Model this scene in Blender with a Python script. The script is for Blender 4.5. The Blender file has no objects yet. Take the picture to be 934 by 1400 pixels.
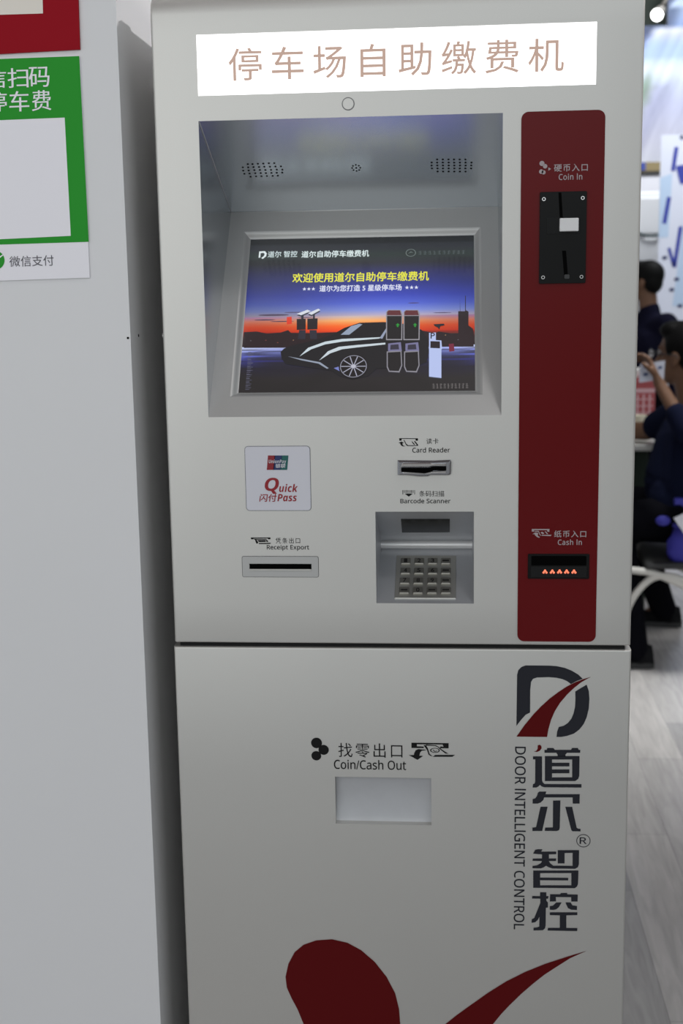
import bpy, bmesh, math, random, json
from mathutils import Vector, Matrix
random.seed(7)
SC = bpy.context.scene
COL = SC.collection
R = math.radians

def lin(c):
    c = c / 255.0
    return c / 12.92 if c <= 0.04045 else ((c + 0.055) / 1.055) ** 2.4
def rgb(r, g, b):
    return (lin(r), lin(g), lin(b), 1.0)

# ------------------------------------------------------------------ camera
cam_d = bpy.data.cameras.new('camera')
cam = bpy.data.objects.new('camera', cam_d)
COL.objects.link(cam)
yaw, pitch, roll = R(-5.02921461), R(10.03264855), R(-0.93292444)
fwd = Vector((math.sin(yaw) * math.cos(pitch), math.cos(yaw) * math.cos(pitch), -math.sin(pitch)))
rt = Vector((math.cos(yaw), -math.sin(yaw), 0))
upv = rt.cross(fwd)
r2 = rt * math.cos(roll) + upv * math.sin(roll)
u2 = -rt * math.sin(roll) + upv * math.cos(roll)
m = Matrix.Identity(4)
for i in range(3):
    m[i][0], m[i][1], m[i][2] = r2[i], u2[i], -fwd[i]
m.translation = (0.076484, -1.744989, 1.50)
cam.matrix_world = m
cam_d.sensor_fit = 'VERTICAL'
cam_d.sensor_height = 36.0
cam_d.lens = 36.0 * 1780 / 1400
cam_d.clip_start = 0.05
cam_d.dof.use_dof = True
cam_d.dof.focus_distance = 1.72
cam_d.dof.aperture_fstop = 6.5
SC.camera = cam

# ------------------------------------------------------------------ exposure, world, lights
SC.view_settings.view_transform = 'Standard'
SC.view_settings.look = 'None'
SC.view_settings.exposure = 0.0
SC.view_settings.gamma = 1.0
SC.view_settings.use_curve_mapping = False
SC.cycles.use_denoising = True
SC.cycles.max_bounces = 8

world = bpy.data.worlds.new('exhibition_hall_light')
SC.world = world
world.use_nodes = True
wn = world.node_tree
wn.nodes.clear()
wo = wn.nodes.new('ShaderNodeOutputWorld')
wb = wn.nodes.new('ShaderNodeBackground')
tc = wn.nodes.new('ShaderNodeTexCoord')
sx = wn.nodes.new('ShaderNodeSeparateXYZ')
mr = wn.nodes.new('ShaderNodeMapRange')
mr.inputs['From Min'].default_value = -1.0
mr.inputs['From Max'].default_value = 1.0
def ramp(stops):
    n = wn.nodes.new('ShaderNodeValToRGB')
    el = n.color_ramp.elements
    while len(el) < len(stops):
        el.new(0.5)
    for e, (z, c) in zip(el, stops):
        e.position = (z + 1) / 2
    for e, (z, c) in zip(el, stops):
        e.color = (*c, 1)
    wn.links.new(mr.outputs[0], n.inputs['Fac'])
    return n
# the half of the hall that faces the kiosk has a bright bluish row of booths at head height and above
FACING = [(-1.0, (0.10, 0.10, 0.10)), (-0.45, (0.20, 0.20, 0.20)), (-0.20, (0.28, 0.28, 0.27)), (-0.06, (0.22, 0.22, 0.22)), (0.05, (0.86, 0.90, 0.92)), (0.12, (1.28, 1.42, 1.50)),
          (0.24, (1.24, 1.38, 1.48)), (0.40, (0.84, 0.86, 0.88)), (0.62, (0.30, 0.28, 0.28)), (1.0, (0.12, 0.10, 0.10))]
BEHIND = [(-1.0, (0.06, 0.06, 0.06)), (-0.1, (0.12, 0.12, 0.12)), (0.15, (0.24, 0.24, 0.25)), (0.5, (0.22, 0.22, 0.23)), (1.0, (0.16, 0.15, 0.15))]
wn.links.new(tc.outputs['Generated'], sx.inputs[0])
lean = wn.nodes.new('ShaderNodeMath')          # tilts the glow lower on the left, added to brighten the kiosk's left side
lean.operation = 'MULTIPLY_ADD'
lean.inputs[1].default_value = -0.42
wn.links.new(sx.outputs['X'], lean.inputs[0])
wn.links.new(sx.outputs['Z'], lean.inputs[2])
wn.links.new(lean.outputs[0], mr.inputs['Value'])
side = wn.nodes.new('ShaderNodeMapRange')
side.interpolation_type = 'SMOOTHSTEP'
side.inputs['From Min'].default_value = -0.55
side.inputs['From Max'].default_value = 0.15
wn.links.new(sx.outputs['Y'], side.inputs['Value'])
wmix = wn.nodes.new('ShaderNodeMix')
wmix.data_type = 'RGBA'
wn.links.new(side.outputs[0], wmix.inputs['Factor'])
wn.links.new(ramp(FACING).outputs['Color'], wmix.inputs['A'])
wn.links.new(ramp(BEHIND).outputs['Color'], wmix.inputs['B'])
wn.links.new(wmix.outputs['Result'], wb.inputs['Color'])
wn.links.new(wb.outputs[0], wo.inputs[0])
wb.inputs['Strength'].default_value = 1.0

def area(name, loc, target, size, power, color=(1, 1, 1), sy=None, spread=180):
    d = bpy.data.lights.new(name, 'AREA')
    d.energy = power
    d.size = size
    d.color = color
    d.spread = R(spread)
    if sy:
        d.shape = 'RECTANGLE'
        d.size_y = sy
    o = bpy.data.objects.new(name, d)
    COL.objects.link(o)
    o.location = loc
    o.rotation_euler = (Vector(target) - Vector(loc)).to_track_quat('-Z', 'Y').to_euler()
    return o
area('fill_light_front', (-1.0, -2.2, 1.85), (-0.1, 0.0, 1.4), 1.6, 2.8, (1.0, 0.99, 0.95), spread=115)  # added fill at head height, brightens the kiosk's left; no lamp seen there
area('hall_light_key', (1.0, -1.5, 4.4), (-0.2, 0.0, 1.5), 0.5, 8.5, (1.0, 0.98, 0.99))
area('hall_light_right', (3.6, 0.55, 4.5), (-0.3, 0.2, 1.6), 0.14, 6.0, (1.0, 0.96, 0.96), spread=44)
area('fill_light_rear', (2.2, 6.6, 4.4), (1.8, 9.0, 2.2), 1.6, 165, (0.93, 0.96, 1.0))  # unseen fill added to brighten the banner and far booth
area('fill_light_aisle', (1.1, 3.0, 4.6), (0.95, 2.75, 0.0), 0.5, 6.5, (0.98, 1.0, 0.99), spread=34)  # unseen fill added to lift the floor with a bright pool
area('hall_light_seats', (1.9, 4.4, 4.4), (1.2, 3.2, 0.0), 1.0, 22, (1.0, 0.98, 0.95))

# ------------------------------------------------------------------ materials
MATS = {}
def mat(name, col, rough=0.5, metal=0.0, emit=None, es=1.0, spec=0.5, noise=None, coat=0.0):
    if name in MATS:
        return MATS[name]
    m = bpy.data.materials.new(name)
    m.use_nodes = True
    b = m.node_tree.nodes['Principled BSDF']
    b.inputs['Base Color'].default_value = col
    b.inputs['Roughness'].default_value = rough
    b.inputs['Metallic'].default_value = metal
    b.inputs['Specular IOR Level'].default_value = spec
    b.inputs['Coat Weight'].default_value = coat
    if emit:
        b.inputs['Emission Color'].default_value = emit
        b.inputs['Emission Strength'].default_value = es
    if noise:
        sc, amt = noise
        nt = m.node_tree
        n = nt.nodes.new('ShaderNodeTexNoise')
        n.inputs['Scale'].default_value = sc
        n.inputs['Detail'].default_value = 4
        t = nt.nodes.new('ShaderNodeTexCoord')
        nt.links.new(t.outputs['Object'], n.inputs['Vector'])
        mx = nt.nodes.new('ShaderNodeMix')
        mx.data_type = 'RGBA'
        mx.inputs['A'].default_value = tuple(max(0, c * (1 - amt)) for c in col[:3]) + (1,)
        mx.inputs['B'].default_value = tuple(min(1, c * (1 + amt)) for c in col[:3]) + (1,)
        nt.links.new(n.outputs['Fac'], mx.inputs['Factor'])
        nt.links.new(mx.outputs['Result'], b.inputs['Base Color'])
    MATS[name] = m
    return m

silver = mat('silver_paint', (0.655, 0.645, 0.615, 1), 0.52, 0.82, noise=(900, 0.05))
hoodm = mat('satin_hood_metal', (0.52, 0.55, 0.58, 1), 0.24, 0.95, noise=(600, 0.04))
dark_gap = mat('dark_gap', (0.006, 0.006, 0.006, 1), 0.9)
redm = mat('red_acrylic', (0.125, 0.0015, 0.0028, 1), 0.26, spec=0.20)
redink = mat('red_ink', (0.105, 0.003, 0.004, 1), 0.6, spec=0.12)
inkm = mat('charcoal_ink', (0.021, 0.022, 0.029, 1), 0.6, spec=0.2)
blackink = mat('black_ink', (0.010, 0.010, 0.010, 1), 0.6, spec=0.15)
whiteink = mat('pale_ink', (0.42, 0.36, 0.37, 1), 0.6)
blackp = mat('black_plastic', (0.006, 0.006, 0.006, 1), 0.3, spec=0.16)
blackm = mat('black_matte', (0.002, 0.002, 0.002, 1), 0.8, spec=0.03)
chrome = mat('chrome', (0.75, 0.74, 0.74, 1), 0.12, 1.0)
steel = mat('keypad_steel', (0.56, 0.55, 0.51, 1), 0.38, 0.9)
keysteel = mat('key_steel', (0.30, 0.29, 0.26, 1), 0.42, 0.9)
whitep = mat('white_plastic', (0.78, 0.78, 0.78, 1), 0.4)
labelw = mat('label_grey_white', (0.68, 0.68, 0.74, 1), 0.4)
signw = mat('sign_glow', (0.9, 0.9, 0.9, 1), 0.4, emit=(1, 1, 1, 1), es=1.25)
signt = mat('sign_letter', (0.30, 0.22, 0.18, 1), 0.5, emit=(0.46, 0.31, 0.25, 1), es=0.72)
wallm = mat('white_wall_paint', (0.80, 0.80, 0.81, 1), 0.55, noise=(3, 0.02))
skinm = mat('skin', (0.155, 0.080, 0.047, 1), 0.5, spec=0.3)
hairm = mat('black_hair', (0.004, 0.004, 0.004, 1), 0.6, spec=0.1)
navy = mat('navy_cloth', (0.006, 0.008, 0.022, 1), 0.9, spec=0.05)
trous = mat('black_trousers', (0.004, 0.004, 0.006, 1), 0.9, spec=0.04)

# ------------------------------------------------------------------ mesh helpers
class MB:
    def __init__(self):
        self.v, self.f, self.mi, self.mats, self.sm = [], [], [], [], []
    def m(self, mt):
        if mt not in self.mats:
            self.mats.append(mt)
        return self.mats.index(mt)
    def face(self, pts, mt, smooth=False):
        b = len(self.v)
        self.v += [tuple(p) for p in pts]
        self.f.append(tuple(range(b, b + len(pts))))
        self.mi.append(self.m(mt))
        self.sm.append(smooth)
    def mesh(self, verts, faces, mt, smooth=False):
        b = len(self.v)
        self.v += [tuple(p) for p in verts]
        for f in faces:
            self.f.append(tuple(b + i for i in f))
            self.mi.append(self.m(mt))
            self.sm.append(smooth)
    def box(self, x0, y0, z0, x1, y1, z1, mt, bev=0.0):
        bm = bmesh.new()
        bmesh.ops.create_cube(bm, size=1)
        for v in bm.verts:
            v.co = ((x0 + x1) / 2 + v.co.x * (x1 - x0), (y0 + y1) / 2 + v.co.y * (y1 - y0), (z0 + z1) / 2 + v.co.z * (z1 - z0))
        if bev:
            bmesh.ops.bevel(bm, geom=bm.edges[:], offset=bev, segments=2, affect='EDGES', profile=0.5)
        self.bm(bm, mt)
    def bm(self, bm, mt, smooth=False, mtx=None):
        bm.verts.ensure_lookup_table()
        bm.verts.index_update()
        vs = [(mtx @ v.co if mtx else v.co.copy()) for v in bm.verts]
        self.mesh(vs, [[v.index for v in f.verts] for f in bm.faces], mt, smooth)
        bm.free()
    def prism(self, pts3, off, mt, smooth=False):
        off = Vector(off)
        a = [Vector(p) for p in pts3]
        b = [p + off for p in a]
        n = len(a)
        self.mesh(a + b, [list(range(n)), list(range(2 * n - 1, n - 1, -1))] + [[i, i + n, (i + 1) % n + n, (i + 1) % n] for i in range(n)], mt, smooth)
    def cyl(self, p0, p1, r0, r1, mt, n=20, cap=True, smooth=True):
        p0, p1 = Vector(p0), Vector(p1)
        q = (p1 - p0).to_track_quat('Z', 'Y')
        ring = lambda p, r: [p + q @ Vector((r * math.cos(2 * math.pi * i / n), r * math.sin(2 * math.pi * i / n), 0)) for i in range(n)]
        self.mesh(ring(p0, r0) + ring(p1, r1), [[i, (i + 1) % n, n + (i + 1) % n, n + i] for i in range(n)], mt, smooth)
        if cap:
            self.face(ring(p0, r0)[::-1], mt)
            self.face(ring(p1, r1), mt)
    def lathe(self, c, prof, mt, n=24):
        rows = [[(c[0] + r * math.cos(2 * math.pi * i / n), c[1] + r * math.sin(2 * math.pi * i / n), c[2] + z) for i in range(n)] for r, z in prof]
        vs = [p for rw in rows for p in rw]
        fs = [[k * n + i, k * n + (i + 1) % n, (k + 1) * n + (i + 1) % n, (k + 1) * n + i] for k in range(len(prof) - 1) for i in range(n)]
        self.mesh(vs, fs, mt, True)
    def sphere(self, c, rad, mt, sub=2, scale=(1, 1, 1), rot=None):
        bm = bmesh.new()
        bmesh.ops.create_icosphere(bm, subdivisions=sub, radius=1)
        mt4 = Matrix.Translation(c) @ (rot.to_4x4() if rot else Matrix.Identity(4)) @ Matrix.Diagonal((rad * scale[0], rad * scale[1], rad * scale[2], 1))
        self.bm(bm, mt, True, mt4)
    def tube(self, pts, r, mt, n=12, smooth_path=True):
        pts = [Vector(p) for p in pts]
        if smooth_path and len(pts) > 2:
            out = []
            for i in range(len(pts) - 1):
                p0, p1, p2, p3 = pts[max(i - 1, 0)], pts[i], pts[i + 1], pts[min(i + 2, len(pts) - 1)]
                for k in range(6):
                    t = k / 6
                    out.append(0.5 * (2 * p1 + (p2 - p0) * t + (2 * p0 - 5 * p1 + 4 * p2 - p3) * t * t + (3 * p1 - p0 - 3 * p2 + p3) * t ** 3))
            out.append(pts[-1])
            pts = out
        rows = []
        for i, p in enumerate(pts):
            d = (pts[min(i + 1, len(pts) - 1)] - pts[max(i - 1, 0)]).normalized()
            q = d.to_track_quat('Z', 'Y')
            rows.append([p + q @ Vector((r * math.cos(2 * math.pi * k / n), r * math.sin(2 * math.pi * k / n), 0)) for k in range(n)])
        vs = [p for rw in rows for p in rw]
        fs = [[k * n + i, k * n + (i + 1) % n, (k + 1) * n + (i + 1) % n, (k + 1) * n + i] for k in range(len(rows) - 1) for i in range(n)]
        fs += [list(range(n))[::-1], [(len(rows) - 1) * n + i for i in range(n)]]
        self.mesh(vs, fs, mt, True)
    def build(self, name, parent=None, loc=None, attr=None):
        me = bpy.data.meshes.new(name)
        off = Vector(loc) if loc else Vector((0, 0, 0))
        me.from_pydata([tuple(Vector(p) - off) for p in self.v], [], self.f)
        for mt in self.mats:
            me.materials.append(mt)
        me.polygons.foreach_set('material_index', self.mi)
        me.polygons.foreach_set('use_smooth', self.sm)
        if attr:
            ca = me.color_attributes.new('Col', 'FLOAT_COLOR', 'POINT')
            for i, c in enumerate(attr):
                ca.data[i].color = c
        me.update()
        o = bpy.data.objects.new(name, me)
        COL.objects.link(o)
        if parent:
            o.parent = parent
            if loc and parent.location.length > 0:
                o.location = (0, 0, 0)
            if loc is None:
                o.location = (0, 0, 0)
        elif loc:
            o.location = loc
        return o

def empty(name, loc, label, cat, group=None):
    o = bpy.data.objects.new(name, None)
    o.empty_display_size = 0.1
    COL.objects.link(o)
    o.location = loc
    o['label'] = label
    o['category'] = cat
    if group:
        o['group'] = group
    return o
def tag(o, label, cat=None, group=None):
    o['label'] = label
    if cat:
        o['category'] = cat
    if group:
        o['group'] = group
    return o
def struct(o):
    o['kind'] = 'structure'
    return o

# frames: map a flat 2-D drawing (mm) onto a face of an object
class Frame:
    def __init__(self, o, u, v, n):
        self.o, self.u, self.v, self.n = Vector(o), Vector(u), Vector(v), Vector(n)
    def p(self, a, b, h=0.0):
        return self.o + self.u * (a / 1000) + self.v * (b / 1000) + self.n * h
FRONT = Frame((0, 0, 0), (1, 0, 0), (0, 0, 1), (0, -1, 0))

_tc = {}
def text_mesh(body, track=1.0):
    key = (body, track)
    if key in _tc:
        return _tc[key]
    cu = bpy.data.curves.new('lettering', 'FONT')
    cu.body = body
    cu.space_character = track
    cu.resolution_u = 3
    o = bpy.data.objects.new('lettering', cu)
    COL.objects.link(o)
    dg = bpy.context.evaluated_depsgraph_get()
    me = bpy.data.meshes.new_from_object(o.evaluated_get(dg))
    vs = [(v.co.x, v.co.y) for v in me.vertices]
    fs = [tuple(p.vertices) for p in me.polygons]
    bpy.data.objects.remove(o)
    bpy.data.curves.remove(cu)
    bpy.data.meshes.remove(me)
    _tc[key] = (vs, fs)
    return vs, fs
def sans(s, style='regular'):
    """Latin letters in the plain grotesque shapes of the mathematical sans alphabet"""
    up, lo = {'regular': (0x1D5A0, 0x1D5BA), 'bold': (0x1D5D4, 0x1D5EE), 'bolditalic': (0x1D63C, 0x1D656)}[style]
    out = ''
    for ch in s:
        if ch == 'I' and style == 'regular':
            out += chr(lo + 11)          # a plain upright stroke
        elif 'A' <= ch <= 'Z':
            out += chr(up + ord(ch) - 65)
        elif 'a' <= ch <= 'z':
            out += chr(lo + ord(ch) - 97)
        else:
            out += ch
    return out
def text(mb, fr, body, box, mt, h=0.0004, bold=0.0, shear=0.0, rot=0, track=1.0):
    """lettering fitted to a box (mm) on a frame; bold = extra stroke width in mm; rot=1 reads downwards"""
    vs, fs = text_mesh(body, track)
    if not vs:
        return
    vs = [(x + shear * y, y) for x, y in vs]
    if rot:
        vs = [(y, -x) for x, y in vs]
    ax, bx = min(p[0] for p in vs), max(p[0] for p in vs)
    ay, by = min(p[1] for p in vs), max(p[1] for p in vs)
    x0, y0, x1, y1 = box
    k = bold / 2
    for ci, (ox, oy) in enumerate(((0, 0),) if not bold else ((k, 0), (-k, 0), (0, k), (0, -k))):
        pts = [fr.p(ox + x0 + (x - ax) / (bx - ax) * (x1 - x0), oy + y0 + (y - ay) / (by - ay) * (y1 - y0), h + ci * 0.00002) for x, y in vs]
        mb.mesh(pts, fs, mt)
def quadtext(mb, fr, body, q, mt, h=0.0004, bold=0.0):
    vs, fs = text_mesh(body)
    ax, bx = min(p[0] for p in vs), max(p[0] for p in vs)
    ay, by = min(p[1] for p in vs), max(p[1] for p in vs)
    pts = []
    for x, y in vs:
        s, t = (x - ax) / (bx - ax), (by - y) / (by - ay)
        top = [q[0][k] * (1 - s) + q[1][k] * s for k in (0, 1)]
        bot = [q[3][k] * (1 - s) + q[2][k] * s for k in (0, 1)]
        pts.append(fr.p(top[0] * (1 - t) + bot[0] * t, top[1] * (1 - t) + bot[1] * t, h))
    mb.mesh(pts, fs, mt)
def poly(mb, fr, pts, mt, h=0.0004):
    mb.face([fr.p(a, b, h) for a, b in pts], mt)
def disc(mb, fr, a, b, r, mt, h=0.0004, n=28, ry=None):
    ry = ry or r
    mb.face([fr.p(a + r * math.cos(2 * math.pi * i / n), b + ry * math.sin(2 * math.pi * i / n), h) for i in range(n)], mt)
def ring(mb, fr, a, b, r, w, mt, h=0.0004, n=40, ry=None):
    k = (ry or r) / r
    vs = [fr.p(a + q * math.cos(2 * math.pi * i / n), b + q * k * math.sin(2 * math.pi * i / n), h) for q in (r, r - w) for i in range(n)]
    mb.mesh(vs, [[i, (i + 1) % n, n + (i + 1) % n, n + i] for i in range(n)], mt)
def rrect(x0, y0, x1, y1, r, n=6):
    out = []
    for cx, cy, a in ((x1 - r, y1 - r, 0), (x0 + r, y1 - r, 90), (x0 + r, y0 + r, 180), (x1 - r, y0 + r, 270)):
        out += [(cx + r * math.cos(R(a + 90 * i / n)), cy + r * math.sin(R(a + 90 * i / n))) for i in range(n + 1)]
    return out
def outline(mb, fr, pts, w, mt, h=0.0005):
    """closed line of width w (mm) along a 2-D polygon"""
    n = len(pts)
    for i in range(n):
        a, b = Vector(pts[i]), Vector(pts[(i + 1) % n])
        d = (b - a)
        if d.length < 1e-6:
            continue
        d.normalize()
        s = Vector((-d.y, d.x)) * w / 2
        e = d * w / 2
        poly(mb, fr, [a - e + s, b + e + s, b + e - s, a - e - s], mt, h)
def slab(mb, fr, pts, h0, h1, mt, bev=0.0):
    """a solid plate: outline in mm, from height h0 to h1 along the frame normal"""
    n = len(pts)
    if bev:
        cx = sum(p[0] for p in pts) / n
        cy = sum(p[1] for p in pts) / n
        x0, x1 = min(p[0] for p in pts), max(p[0] for p in pts)
        y0, y1 = min(p[1] for p in pts), max(p[1] for p in pts)
        ins = [(cx + (p[0] - cx) * (1 - 2000 * bev / (x1 - x0)), cy + (p[1] - cy) * (1 - 2000 * bev / (y1 - y0))) for p in pts]
        rows = [[fr.p(*p, h0) for p in pts], [fr.p(*p, h1 - bev) for p in pts], [fr.p(*p, h1) for p in ins]]
    else:
        rows = [[fr.p(*p, h0) for p in pts], [fr.p(*p, h1) for p in pts]]
    vs = [p for rw in rows for p in rw]
    fs = [[k * n + i, k * n + (i + 1) % n, (k + 1) * n + (i + 1) % n, (k + 1) * n + i] for k in range(len(rows) - 1) for i in range(n)]
    fs.append([(len(rows) - 1) * n + i for i in range(n)])
    fs.append(list(range(n))[::-1])
    mb.mesh(vs, fs, mt)

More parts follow.
